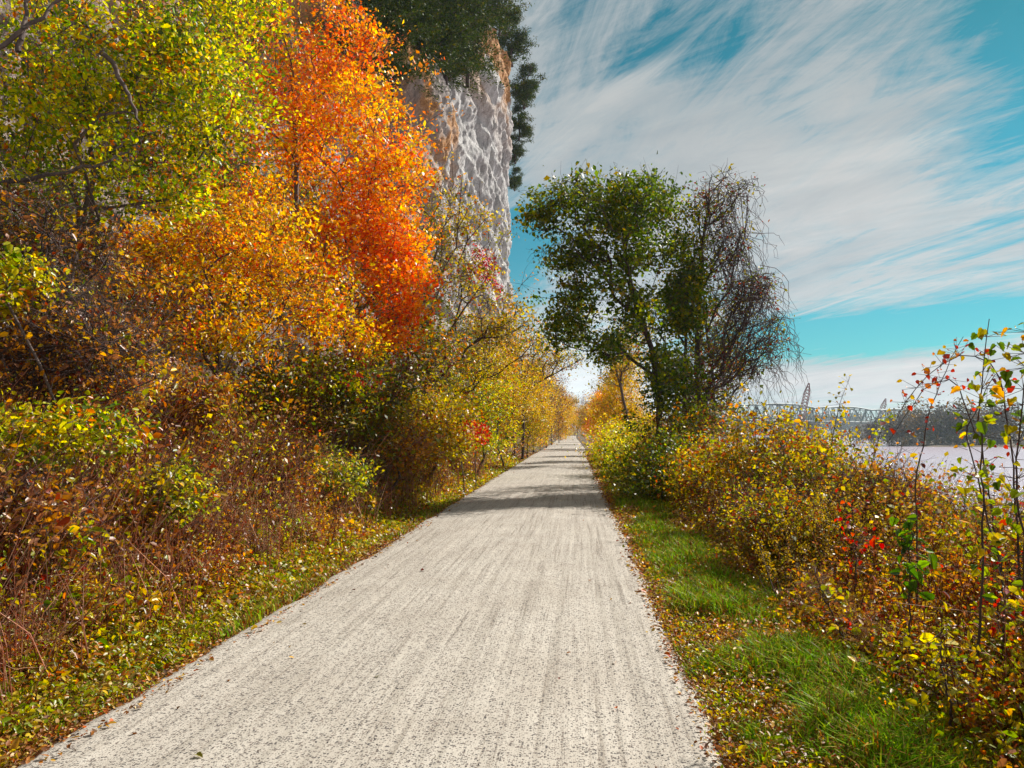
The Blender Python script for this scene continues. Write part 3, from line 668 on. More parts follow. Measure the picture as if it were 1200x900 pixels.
PROT = {'yellow': proto("yellow_tree", 51, P_YEL, 10, 330, 34, 0.36, 0.17),
        'amber': proto("amber_tree", 52, [(225, 175, 45, 4), (205, 150, 45, 3), (175, 160, 50, 3), (220, 120, 40, 1.5)], 10, 330, 34, 0.36, 0.17),
        'olive': proto("olive_tree", 53, P_YOL, 10, 330, 34, 0.36, 0.17),
        'orange': proto("orange_tree", 54, P_MAPLE, 9, 300, 36, 0.36, 0.17),
        'thin brown': proto("brown_tree", 55, P_BROWN, 11, 330, 10, 0.4, 0.15, 0.2)}
ORD = ["first", "second", "third", "fourth", "fifth", "sixth", "seventh", "eighth", "ninth", "tenth", "eleventh", "twelfth", "thirteenth", "fourteenth", "fifteenth", "sixteenth", "seventeenth", "eighteenth", "nineteenth", "twentieth"]
used = set()
def row(side, items):
    cnt = {}
    for px, Y, kind, h in items:
        w = W(px, 500, Y); x = w[0]; z = float(H(x, Y))
        k = cnt.get(kind, 0); cnt[kind] = k + 1
        lab = "%s autumn tree, %s of its colour in the far row %s of the trail" % (kind, ORD[k], side)
        p = PROT[kind]; s = h / (10.0 if kind != 'thin brown' else 11.0); rz = rng.uniform(0, 6.28)
        if kind not in used:
            used.add(kind); p.location = (x, Y, z); p.rotation_euler = (0, 0, rz); p.scale = (s, s, s); p['label'] = lab; p['group'] = "autumn trees in the far rows along the trail"
        else: copy_tree(p, (x, Y, z), rz, (s, s, s), lab, "autumn trees in the far rows along the trail")
row("left", [(585, 40, 'yellow', 6.2), (560, 44, 'olive', 7.5), (603, 50, 'thin brown', 9.5), (618, 47, 'olive', 5.0), (625, 60, 'yellow', 7.5), (590, 62, 'amber', 8.5), (640, 72, 'thin brown', 10), (633, 66, 'yellow', 5.5),
             (646, 85, 'thin brown', 9), (628, 90, 'olive', 10), (655, 100, 'yellow', 6.5), (640, 112, 'olive', 10), (657, 128, 'amber', 9), (663, 150, 'yellow', 8), (655, 165, 'olive', 12), (664, 185, 'amber', 10)])
row("right", [(732, 42, 'yellow', 6.0), (715, 50, 'amber', 5.0), (708, 64, 'orange', 5.6), (722, 70, 'yellow', 8.0), (700, 84, 'thin brown', 7.5), (712, 92, 'olive', 7.5), (695, 108, 'orange', 6), (703, 125, 'thin brown', 9),
              (689, 142, 'olive', 7), (696, 165, 'amber', 9), (685, 190, 'yellow', 8)])
row("end", [])
for i, (px, Y, kind, h) in enumerate([(668, 232, 'thin brown', 12), (677, 240, 'amber', 9), (685, 235, 'thin brown', 10), (673, 250, 'olive', 13), (681, 252, 'thin brown', 12)]):
    w = W(px, 500, Y); s = h / 10.0
    copy_tree(PROT[kind], (w[0], Y, float(H(w[0], Y))), rng.uniform(0, 6.28), (s, s, s), "distant %s tree closing the trail's far end, %s from the left" % (kind, ORD[i]), "distant trees where the trail vanishes")
def low_proto(name, seed, pal, mt=M_LEAF):
    base = np.array([0.0, -520.0, float(H(0.0, -520.0))]); c = lambda x, y, z: base + np.array([x, y, z])
    return plant(name, "x", "shrub", base, [(c(0, 0, 1.0), np.array([0.9, 0.9, 0.8]), 4), (c(0.6, -0.3, 0.6), np.array([0.7, 0.7, 0.5]), 2), (c(-0.6, 0.3, 0.7), np.array([0.7, 0.7, 0.6]), 2)], 300, 26, 0.14, 0.075, pal, seed, r0=0.004, parts=('stems', 'foliage'), twig=420, gap=0.5, mat=mt)
LOW = {'yellow-green': low_proto("trailside_shrub", 401, P_YG), 'golden': low_proto("trailside_shrub", 402, P_YOL), 'rusty': low_proto("trailside_shrub", 403, P_RUST), 'amber': low_proto("trailside_shrub", 404, P_MIXR)}
def low_row(side, items):
    cnt = {}
    for kind, x, Y, h in items:
        z = float(H(x, Y)); k = cnt.get(kind, 0); cnt[kind] = k + 1; lab = "low %s shrub, %s of its colour in the %s row" % (kind, ORD[k], side)
        p = LOW[kind]; rz = rng.uniform(0, 6.28); sc_ = (h / 1.8, h / 1.8, h / 1.8 * rng.uniform(0.85, 1.15))
        if p['label'] == "x": p.location = (x, Y, z - 0.05); p.rotation_euler = (0, 0, rz); p.scale = sc_; p['label'] = lab; p['group'] = "low shrubs along both sides of the trail"
        else: copy_tree(p, (x, Y, z - 0.05), rz, sc_, lab, "low shrubs along both sides of the trail")
KS = ['yellow-green', 'rusty', 'golden', 'amber']
low_row("left trailside", [(KS[(i * 7 + i // 3) % 4], -4.7 - 0.012 * Y - 0.5 * ((i * 37) % 10) / 10, Y, 1.5 + 0.9 * ((i * 53) % 10) / 10) for i, Y in enumerate([13.2, 14.8, 16.4, 18.5, 20, 22, 24, 26, 28.5, 31, 34, 37, 40, 44, 48, 53, 58, 64, 71, 80, 90, 102, 116])])
low_row("left verge", [(KS[(i * 3 + i // 2) % 4], -4.05 - 0.012 * Y - 0.25 * ((i * 29) % 10) / 10, Y, 0.7 + 0.6 * ((i * 53) % 10) / 10) for i, Y in enumerate([14, 15.7, 17.6, 19.2, 21, 23.2, 25.3, 27.4, 30, 33, 36, 39.5, 43, 47, 52, 58])])
low_row("right trailside", [(KS[(i * 5 + i // 2) % 4], 2.7 + 0.014 * Y + 0.6 * ((i * 31) % 10) / 10, Y, 1.3 + 1.1 * ((i * 47) % 10) / 10) for i, Y in enumerate([22, 25, 28, 31, 35, 39, 44, 50, 57, 65, 75, 87, 100, 115])])
b = base_at(612, 45)
plant("leaning_tree", "dark forked tree leaning over the far trail from the left, sparse yellow leaves", "tree", b,
      [pblob(625, 420, 45, 28, 34, 1.6, 2), pblob(662, 420, 45, 26, 16, 1.6, 2), pblob(600, 400, 45, 24, 24, 1.6, 1)], 170, 14, 0.32, 0.14, P_YOL, 61,
      trunk=[b, W(615, 460, 45), W(628, 450, 45), W(655, 435, 45), W(685, 420, 45)], r0=0.012, twig=350, bark=M_BARKD, bf=0.5, rmax=0.17)
b = base_at(739, 38)
plant("forked_tree", "twin-stemmed brown tree with yellow leaves just left of the dark green tree's trunk", "tree", b,
      [pblob(722, 420, 38, 22, 40, 1.4, 2), pblob(745, 400, 38, 24, 40, 1.4, 2)], 150, 16, 0.3, 0.13, P_YOL, 62,
      trunk=[b, W(738, 500, 38), W(727, 455, 38), W(718, 415, 38)], r0=0.012, twig=200, bark=M_BARK, bf=0.5, rmax=0.14)

# ---- right side: the dark green tree and the vine-draped tree
b = base_at(773, 20.6)
plant("green_tree", "large dark green tree with a wide crown overhanging the right of the trail", "tree", b,
      [pblob(680, 245, 20.4, 62, 30, 1.9, 4), pblob(750, 240, 20.6, 52, 34, 1.9, 4), pblob(640, 255, 20.3, 26, 20, 1.1, 1.2), pblob(735, 290, 20.4, 62, 30, 2.0, 3.6), pblob(668, 300, 20.2, 36, 22, 1.4, 1.6),
       pblob(700, 345, 20.2, 50, 26, 2.0, 2.6), pblob(752, 372, 20.4, 34, 36, 2.0, 2.4), pblob(664, 385, 20.0, 28, 24, 1.8, 1.8), pblob(712, 408, 20.0, 26, 18, 1.8, 1.1), pblob(778, 440, 20.2, 22, 44, 1.4, 1.8), pblob(755, 500, 19.8, 34, 26, 1.2, 1.4)],
      1250, 26, 0.19, 0.115, P_DARKG, 71, trunk=[b, W(772, 470, 20.6), W(764, 410, 20.6), W(744, 350, 20.5), W(732, 290, 20.4), W(728, 250, 20.4)], r0=0.0075, gap=0.75, twig=900, bark=M_BARKD, rmax=0.17, cut=0.45, flip=1.1)
def vines(g, N, par, rad, tips, r):
    # long hanging vines and a tangle of thin ones
    T = N[tips]; sel = T[(T[:, 2] > 3.2)]
    sel = sel[sel[:, 0] > np.percentile(sel[:, 0], 35)]
    for k in range(420):
        p = sel[r.integers(len(sel))] + r.normal(size=3) * 0.12; L = r.uniform(0.4, 2.4) * min(1.0, p[2] / 6.0 + 0.2) * (1.5 if k % 9 == 0 else 1); m = 9
        out = r.normal(size=3) * 0.08 + np.array([0.04, 0, 0]); out[2] = abs(out[2]) * 0.5; q = [p]
        for s_ in range(m): q.append(q[-1] + out * (0.8 ** s_) + np.array([0, 0, -L / m * (0.4 + 0.12 * s_)]) + r.normal(size=3) * 0.075 * [1, 1, 0.4])
        q = np.array(q); q[:, 2] = np.maximum(q[:, 2], 0.2); w = np.linspace(0.010, 0.0035, m + 1); tubes(g, q[:-1], q[1:], w[:-1], w[1:], 3)
    for k in range(60):
        a = T[r.integers(len(T))]; bpt = T[r.integers(len(T))]
        if np.linalg.norm(a - bpt) > 3.2: continue
        f = np.linspace(0, 1, 8)[:, None]; q = a * (1 - f) + bpt * f; q[:, 2] -= (4 * f * (1 - f) * 0.5)[:, 0]; q += r.normal(size=q.shape) * 0.04
        tubes(g, q[:-1], q[1:], 0.012, 0.012, 4)
b = base_at(822, 21.8)
plant("vine_draped_tree", "leafless dark tree draped in hanging vines to the right of the green tree", "tree", b,
      [pblob(838, 238, 21.8, 26, 40, 0.9, 2.4), pblob(828, 300, 21.8, 22, 40, 0.9, 1.4), pblob(856, 290, 21.8, 26, 26, 0.9, 1.2), pblob(872, 345, 21.8, 38, 26, 1.3, 2.6), pblob(893, 395, 21.8, 24, 42, 1.2, 2.0), pblob(852, 420, 21.8, 34, 44, 1.6, 2.4), pblob(812, 450, 21.8, 26, 54, 1.4, 2.2), pblob(868, 225, 21.8, 20, 14, 0.6, 0.5)],
      560, 7, 0.2, 0.085, P_OLIVE + [(140, 65, 45, 4)], 72, trunk=[b, W(820, 450, 21.8), W(817, 370, 21.8), W(824, 290, 21.8), W(832, 215, 21.8)], r0=0.009, twig=1500, bark=M_BARKD, rmax=0.15, extra=vines, bf=0.5, ext_r=0.8)
b = base_at(838, 25.5)
plant("ivy_covered_tree", "dense dark tree half hidden behind the lower part of the vine-draped tree", "tree", b,
      [pblob(830, 395, 25.5, 34, 40, 1.6, 3), pblob(845, 450, 25.5, 34, 40, 1.6, 3), pblob(812, 350, 25.5, 22, 30, 1.4, 1.4), pblob(800, 470, 25, 26, 40, 1.2, 2)], 420, 20, 0.22, 0.11, P_OLIVE + [(70, 80, 36, 5)], 74,
      trunk=[b, W(836, 450, 25.5), W(826, 380, 25.5)], r0=0.008, gap=0.8, twig=700, bark=M_BARKD, rmax=0.13)
b = base_at(800, 21.2)
plant("green_tree", "narrow ivy-green tree standing between the dark green and the vine-draped trees", "tree", b,
      [pblob(800, 360, 21.2, 22, 60, 0.9, 3), pblob(795, 450, 21.2, 30, 50, 1.0, 3), pblob(805, 290, 21.4, 18, 50, 0.8, 1.4)], 340, 40, 0.22, 0.105, P_DARKG + [(150, 130, 45, 3)], 73,
      trunk=[b, W(802, 430, 21.2), W(806, 330, 21.2)], r0=0.007, gap=0.7, twig=400, bark=M_BARKD, rmax=0.11)

# ---- right side: bushes from the big trees to the foreground
for px, py, Y, rx, ry, n, per, pal, size, lab, seed, tw in [
        (735, 520, 28, 30, 26, 220, 40, P_YG, 0.09, "yellow-green bush at the trail edge in front of the twin-stemmed tree", 81, 100),
        (722, 515, 34, 22, 20, 160, 40, P_YEL, 0.10, "small yellow bush farther along the right edge of the trail", 82, 60),
        (775, 545, 17, 48, 34, 300, 40, P_DARKG + [(170, 150, 50, 4)], 0.075, "dark green bush at the foot of the dark green tree", 83, 300),
        (850, 548, 15, 60, 40, 320, 28, P_MIXR, 0.07, "mixed green and gold bush below the vine-draped tree", 84, 500),
        (815, 500, 19, 40, 34, 230, 34, P_OLIVE, 0.08, "shaded olive bush wrapped round the vine-draped tree's foot", 85, 300),
        (905, 530, 12.5, 58, 46, 300, 22, P_YOL, 0.062, "tall gold and olive bush right of the vine-draped tree", 86, 700),
        (965, 555, 11, 52, 40, 340, 26, P_MIXR, 0.055, "rust and gold bush standing before the bridge", 87, 800),
        (1030, 585, 9.5, 50, 40, 300, 16, P_RUST, 0.05, "thin reddish-brown bush with bare twigs in front of the river", 88, 1300),
        (905, 600, 9.4, 46, 26, 200, 18, P_MIXR, 0.05, "low golden green bush beside the grass verge", 89, 500)]:
    b = base_at(px, Y)
    plant("bush", lab, "bush", b, [pblob(px, py, Y, rx, ry, 0.09 * Y, 3), pblob(px - rx * 0.4, py + ry * 0.5, Y, rx * 0.7, ry * 0.6, 0.08 * Y, 1.4), pblob(px + rx * 0.5, py + ry * 0.3, Y, rx * 0.6, ry * 0.6, 0.08 * Y, 1.4)],
          n, per, 0.012 * Y + 0.04, size, pal, seed, r0=0.0035, gap=0.6, parts=('stems', 'foliage'), twig=tw, kind='oval' if Y < 14 else 'rhomb', bark=M_BARKD, ext_r=0.8)
# sprays poking up above the right-hand bushes
def spray(name, label, pts, Y, n, size, pal, seed, side=0.12, kind='oval', r0=0.004, cat="sapling", bare=0.35, cl=1):
    r = np.random.default_rng(seed); P = np.array([W(px, py, Y + (pts[0][2] if len(pts[0]) > 2 else 0)) for px, py, *_ in pts])
    P[0, 2] = float(H(P[0, 0], P[0, 1])); g = Geo(); f = np.linspace(0, 1, 26)
    d = np.concatenate([[0], np.cumsum(np.linalg.norm(np.diff(P, axis=0), axis=1))]); d /= d[-1]
    q = np.stack([np.interp(f, d, P[:, k]) for k in range(3)], 1); q[1:-1] = (q[:-2] + q[1:-1] * 2 + q[2:]) / 4; q[1:] += r.normal(size=(25, 3)) * 0.006
    rr = r0 * (2.2 - 1.7 * f); tubes(g, q[:-1], q[1:], rr[:-1], rr[1:], 6)
    k = (r.uniform(bare, 1, n) * 25).astype(int); A = q[k]; dr = norm(r.normal(size=(n, 3)) * [1, 1, 0.5] + [0, 0, 0.35]); L = r.uniform(0.3, 1, (n, 1)) * side
    E = A + dr * L; tubes(g, A, E, r0 * 0.45, r0 * 0.3, 3)
    e = empty(name, P[0], label, cat); link('stem', g.mesh(name + "_stem", True, P[0]), M_BARKD, e)
    g2 = Geo(); c = palette(pal, n * cl, r); leaves(g2, np.repeat(E, cl, axis=0) + r.normal(size=(n * cl, 3)) * 0.02 * (cl > 1), size, c, r, kind, 0.2, 0.75, droop=0.6)
    link('leaves', g2.mesh(name + "_leaves", False, P[0]), M_LEAF, e); return e
P_BIG = [(150, 165, 50, 4), (190, 175, 55, 3), (205, 145, 50, 1.6), (95, 118, 50, 3.5), (225, 190, 50, 1)]
spray("sapling", "tall thin sapling with a tuft of big yellow leaves, right side foreground", [(1138, 860), (1150, 700), (1153, 560), (1147, 480), (1158, 376)], 4.3, 70, 0.047, P_BIG, 91, 0.14, 'heart', bare=0.42)
spray("sapling", "leafy sapling with large green and gold leaves cut by the right frame edge", [(1206, 860), (1203, 700), (1190, 560), (1200, 450), (1208, 370)], 4.0, 120, 0.048, P_BIG, 92, 0.20, 'heart', bare=0.30)
spray("sapling", "slanting bare-stemmed sapling between the two tall leafy ones", [(1170, 880), (1180, 700), (1155, 600), (1130, 500), (1165, 440)], 4.8, 50, 0.045, P_BIG, 93, 0.16, 'heart', bare=0.35)
P_BR = [(150, 60, 50, 4), (190, 60, 45, 3), (170, 140, 50, 2), (205, 120, 50, 2)]
spray("bramble", "reddish bramble arching down to the left across the river view", [(1200, 700), (1185, 520), (1172, 430), (1135, 408), (1085, 440), (1050, 490)], 5.4, 110, 0.040, P_BR, 94, 0.13, bare=0.2)
spray("bramble", "second arching bramble cane just under the topmost red one", [(1190, 720), (1150, 520), (1120, 440), (1085, 450), (1040, 520)], 5.8, 90, 0.038, P_BR, 95, 0.14, bare=0.2)
spray("bramble", "upright reddish cane in front of the far woods", [(1075, 700), (1072, 560), (1090, 480), (1110, 430), (1128, 395)], 6.2, 60, 0.04, P_BR, 96, 0.12, bare=0.3)
spray("sprig", "golden leafy sprig rising above the bushes under the bridge's middle", [(965, 600), (975, 520), (985, 470), (997, 440)], 10.5, 120, 0.05, P_YOL, 97, 0.16, bare=0.3)
spray("sprig", "yellow sprig left of the nearer crane", [(858, 560), (865, 500), (862, 455)], 13, 120, 0.075, P_YEL, 98, 0.25, bare=0.4)
spray("sprig", "short golden sprig over the bushes right of the vine-draped tree", [(890, 560), (885, 500), (890, 465)], 12.5, 120, 0.06, P_YOL, 99, 0.22, bare=0.4)
spray("sprig", "leaning yellow-green sprig before the right end of the bridge", [(1000, 600), (1022, 540), (1035, 500), (1043, 478)], 9.5, 90, 0.045, P_YG, 100, 0.10, bare=0.4)
spray("sumac", "scarlet-leaved sumac sprig in the golden weeds", [(1000, 690), (1003, 640), (998, 590)], 6.6, 70, 0.045, P_RED, 101, 0.2, bare=0.5, cat="plant")
spray("sumac", "small red sprig among the weeds at the right edge", [(1180, 800), (1178, 700), (1172, 650)], 4.6, 40, 0.035, P_RED, 102, 0.14, bare=0.5, cat="plant")
spray("broadleaf_plant", "broad-leaved green plant rising out of the weeds before the river", [(1064, 800), (1066, 690), (1068, 600)], 5.0, 40, 0.065, [(110, 140, 55, 4), (80, 110, 50, 3)], 103, 0.12, 'heart', bare=0.55, cat="plant")
spray("broadleaf_plant", "low plant with wide yellow leaves near the bottom right of the verge", [(1120, 860), (1105, 780), (1100, 735)], 4.2, 60, 0.045, [(225, 205, 60, 4), (195, 190, 60, 3)], 104, 0.22, bare=0.4, cat="plant")
spray("broadleaf_plant", "yellow-leaved plant low beside the grass, farther from the camera", [(1000, 760), (965, 700), (955, 670)], 6.0, 60, 0.05, [(215, 185, 60, 4), (170, 175, 60, 3)], 105, 0.25, bare=0.3, cat="plant")

def plume(px, py, Y, n, lab, seed, h=1.0):
    r = np.random.default_rng(seed); b = base_at(px, Y); g = Geo(); g2 = Geo(); top = W(px, py, Y)[2]
    for k in range(n):
        d = r.normal(size=2) * 0.28; a = b + [d[0] * 0.5, d[1] * 0.5, 0]; a[2] = float(H(a[0], a[1])); z = top - r.uniform(0, 0.35)
        e = np.array([b[0] + d[0] * 1.5, b[1] + d[1] * 1.5, max(z, a[2] + 0.3)]); m = (a + e) / 2 + r.normal(size=3) * 0.03
        tubes(g, [a, m], [m, e], [0.004, 0.003], [0.003, 0.0015], 3)
        q = 90; f = r.uniform(0.45, 1.0, q)[:, None]; p = a + (e - a) * f; p += r.normal(size=(q, 3)) * [0.07, 0.07, 0.03] * (1.25 - f)
        leaves(g2, p, 0.020, palette(P_GOLD, q, r), r, 'rhomb', 0.2, 0.5)
    e = empty("goldenrod", b, lab, "plant", "feathery golden plants on the right bank")
    link('stems', g.mesh("goldenrod_stems", False, b), M_BARK, e); link('plumes', g2.mesh("goldenrod_plumes", False, b), M_LEAF, e)
plume(955, 560, 8.6, 22, "feathery golden plant left of the scarlet sumac, in front of the rust and gold bush", 111)
plume(1010, 565, 8.2, 22, "feathery golden plant right behind the scarlet sumac", 112)
plume(1045, 575, 7.8, 16, "rightmost feathery golden plant, before the river", 113)
plume(925, 610, 7.6, 14, "lower feathery golden plant nearest the grass verge", 114)

# ---- knee- to waist-high plants on both banks, each one a plant
def tuft(name, seed, pal, nst, nleaf, lsz, fan, kind='oval', droop=0.4, stemcol=P_BROWN, side=2, aspect=0.5):
    r = np.random.default_rng(seed); g = Geo(); g2 = Geo()
    for k in range(nst):
        a = r.uniform(0, 6.283); t = abs(r.normal()) * fan; hh = r.uniform(0.45, 1.05); b0 = np.array([math.cos(a), math.sin(a), 0]) * 0.07 * r.random()
        f = np.linspace(0, 1, 7)[:, None]; q = b0 + np.array([math.cos(a), math.sin(a), 0]) * t * f ** 1.6 * hh + np.array([0, 0, 1]) * hh * (f - 0.25 * t * f ** 2.5) + r.normal(size=(7, 3)) * 0.012 * f
        w = np.linspace(0.0042, 0.0012, 7); c = palette(stemcol, 1, r, 0.65)
        tubes(g, q[:-1], q[1:], w[:-1], w[1:], 4, np.repeat(c, 6, axis=0)); S = [q]
        for _ in range(side):
            i = r.integers(2, 6); d = norm(r.normal(size=3) + [0, 0, 0.7]) * r.uniform(0.12, 0.34); q2 = np.array([q[i], q[i] + d * 0.5, q[i] + d + [0, 0, -0.03]]); tubes(g, q2[:-1], q2[1:], 0.0018, 0.001, 3, np.repeat(c, 2, axis=0)); S.append(q2)
        for q_ in S:
            n = r.poisson(nleaf if q_ is q else nleaf * 0.5)
            if n == 0: continue
            u = r.uniform(0.2, 1, n) * (len(q_) - 1); i = np.minimum(u.astype(int), len(q_) - 2); p = q_[i] + (q_[i + 1] - q_[i]) * (u - i)[:, None] + r.normal(size=(n, 3)) * 0.014
            leaves(g2, p, lsz, palette(pal, n, r) * (0.8 + 0.4 * r.random()), r, kind, 0.25, aspect, droop=droop)
    e = empty(name, (0, -540, float(H(0, -540))), "x", "plant"); link('stems', g.mesh(name + "_stems"), M_STEM, e); link('foliage', g2.mesh(name + "_leaves"), M_LEAF, e); return e
P_STK = [(200, 145, 120, 3), (160, 108, 92, 2), (220, 180, 150, 2)]
TU = {'rust-leaved': tuft("weed_plant", 501, P_RUST, 34, 12, 0.060, 0.5, stemcol=P_STK), 'bare brown': tuft("weed_plant", 502, P_WEEDB, 75, 3, 0.045, 0.55, stemcol=P_STK, side=5),
      'lime green': tuft("weed_plant", 503, P_LIME, 28, 13, 0.065, 0.5), 'amber': tuft("weed_plant", 504, P_AMBER, 30, 11, 0.062, 0.6, stemcol=P_STK),
      'straw-coloured': tuft("weed_plant", 505, [(200, 165, 105, 4), (170, 130, 85, 3), (145, 125, 65, 2)], 60, 7, 0.05, 0.45, stemcol=P_STK, aspect=0.2, side=3),
      'yellow': tuft("weed_plant", 506, P_YEL, 26, 12, 0.07, 0.6, stemcol=P_STK, aspect=0.6), 'reddish': tuft("weed_plant", 507, P_BR, 36, 9, 0.045, 0.6, stemcol=P_STK, side=3)}
def tufts(where, items):
    cnt = {}
    for kind, x, Y, h in sorted(items, key=lambda t: t[2]):
        k = cnt.get(kind, 0); cnt[kind] = k + 1; z = float(H(x, Y)) - 0.02; lab = "%s plant on the %s bank, %s of its colour counting away from the camera" % (kind, where, ORD[k]); grp = "weedy plants on the " + where + " bank"
        p = TU[kind]; rz = rng.uniform(0, 6.28); sc_ = (h * rng.uniform(0.85, 1.15), h * rng.uniform(0.85, 1.15), h)
        if p['label'] == "x": p.location = (x, Y, z); p.rotation_euler = (0, 0, rz); p.scale = sc_; p['label'] = lab; p['group'] = grp
        else: copy_tree(p, (x, Y, z), rz, sc_, lab, grp)
rt = np.random.default_rng(88)
TK = list(TU); its = []
for k in range(150):
    Y = 3.9 * (20 / 3.9) ** rt.random(); x = -3.62 - 0.012 * Y - rt.random() ** 1.5 * (1.7 + 0.06 * Y); h = (0.50 + 0.62 * min(-x - 3.6, 1.2)) * rt.uniform(0.7, 1.25)
    if x < -0.80 * Y - 0.4: continue
    v = float(fbm(x * 0.6, Y * 0.45, 0, 2, 91)); c = TK[rt.choice(7, p=[.24, .26, .08, .12, .18, .06, .06])] if v < 0.5 else TK[rt.choice(7, p=[.14, .14, .28, .14, .10, .16, .04])]
    its.append((c, x, Y, h))
lim = {}; it2 = []
for t in its:
    lim[t[0]] = lim.get(t[0], 0) + 1
    if lim[t[0]] <= 20: it2.append(t)
tufts("left", it2)
its = []; lim = {}
for k in range(120):
    Y = 3.2 * (15 / 3.2) ** rt.random(); x = 1.92 + 0.02 * Y + rt.random() ** 1.3 * (1.7 + 0.09 * Y); h = (0.36 + 0.36 * min(x - 1.9, 1.6)) * rt.uniform(0.75, 1.25)
    if x > 0.62 * Y + 0.9: continue
    c = TK[rt.choice(7, p=[.18, .12, .14, .16, .14, .12, .14])]; lim[c] = lim.get(c, 0) + 1
    if lim[c] <= 20: its.append((c, x, Y, h))
tufts("right", its)

# ------------------------------------------------------------------ undergrowth, grass, litter (nobody could count these)
def weeds(name, xs_, ys_, hgt, pal_f, n_leaf, size_f, seed, stem_r=0.0022, mat=None, lean=0.25, stemcol=P_BROWN, nodrop=0.25):
    r = np.random.default_rng(seed); n = len(xs_); z0 = H(xs_, ys_); A = np.stack([xs_, ys_, z0], 1)
    ln = r.normal(size=(n, 2)) * lean * hgt[:, None]; mid = A + np.stack([ln[:, 0] * 0.35, ln[:, 1] * 0.35, hgt * 0.55], 1); top = A + np.stack([ln[:, 0], ln[:, 1], hgt], 1)
    g = Geo(); sc = palette(stemcol, n, r, 0.6); sr = stem_r * (1 + ys_ * 0.05)
    tubes(g, A, mid, sr, sr * 0.8, 3, sc); tubes(g, mid, top, sr * 0.8, sr * 0.3, 3, sc)
    cnt = r.poisson(n_leaf, n); ii = np.repeat(np.arange(n), cnt); f = r.uniform(0.12, 1.0, len(ii))[:, None]
    p = np.where(f < 0.55, A[ii] + (mid - A)[ii] * f / 0.55, mid[ii] + (top - mid)[ii] * (f - 0.55) / 0.45)
    p = p + r.normal(size=p.shape) * (0.035 + 0.06 * hgt[ii])[:, None] * [1, 1, 0.5]; p[:, 2] = np.maximum(p[:, 2], H(p[:, 0], p[:, 1]) + 0.01)
    c = pal_f(p, r)
    ys2 = p[:, 1]; sz = size_f(ys2)
    nr = ys2 < 7
    leaves(g, p[nr], sz[nr], c[nr], r, 'oval', 0.3, 0.55); leaves(g, p[~nr], sz[~nr], c[~nr], r, 'rhomb', 0.3, 0.6)
    return tag(link(name, g.mesh(name), mat or M_LEAF), kind='stuff')
def sample_xy(n, y0, y1, fx, r, powr=1.0):
    u = r.random(n); y = y0 * (y1 / y0) ** (u ** powr); lo, hi = fx(y); x = lo + (hi - lo) * r.random(n); return x, y
def patchpal(p, r, pals, scale, seed):
    """which kind of leaf grows where"""
    v = fbm(p[:, 0] * scale, p[:, 1] * scale, 0, 3, seed); v = (v - 0.5) * 2.6 + 0.5 + r.normal(size=len(p)) * 0.16
    k = np.clip((v * len(pals)).astype(int), 0, len(pals) - 1); out = np.zeros((len(p), 3))
    for i, q in enumerate(pals):
        m = k == i
        if m.any(): out[m] = palette(q, int(m.sum()), r, 0.72)
    return out
r_ = np.random.default_rng(5)
# left bank: tall, in clumps
def clumped(x, y, r, amount=0.5, spread=0.28):
    n = len(x); k = r.random(n) < amount; cx, cy = x[k], y[k]; nc = max(1, int(k.sum() / 14)); j = r.integers(0, nc, int(k.sum()))
    x[k] = cx[:nc][j] + r.normal(size=len(j)) * spread * (1 + 0.03 * cy[:nc][j]); y[k] = cy[:nc][j] + r.normal(size=len(j)) * spread * (1 + 0.03 * cy[:nc][j]); return x, y
x, y = sample_xy(24000, 2.6, 46, lambda y: (-4.8 - y * 0.17, -3.45 - 0 * y), r_); x, y = clumped(x, y, r_)
h = (0.12 + 0.85 * np.clip(-x - 3.5, 0, 1.2)) * (0.35 + 1.0 * r_.random(len(x))) * (0.2 + 1.6 * fbm(x * 1.3, y * 0.9, 0, 3, 4))
x = np.minimum(x, -3.25)
weeds("undergrowth", x, y, np.maximum(h, 0.05), lambda p, r: patchpal(p, r, [P_RUST, P_WEED, P_LIME, P_WEED, P_YG], 0.9, 61), 10, lambda y: 0.040 + 0.0022 * y, 201, lean=0.35, stem_r=0.0028)
x, y = sample_xy(11000, 2.6, 40, lambda y: (-4.3 - 0 * y, -2.9 - 0 * y), r_); x, y = clumped(x, y, r_, 0.6, 0.15); x = np.minimum(x, -2.85)
h = (0.05 + 0.15 * np.clip(-x - 2.8, 0, 1.4)) * (0.5 + r_.random(len(x)))
weeds("low_weeds", x, y, h, lambda p, r: patchpal(p, r, [P_WEED, P_LIME, P_STRAWL, P_LIME, P_WEED], 0.8, 62), 8, lambda y: 0.032 + 0.0018 * y, 202, stem_r=0.0015)
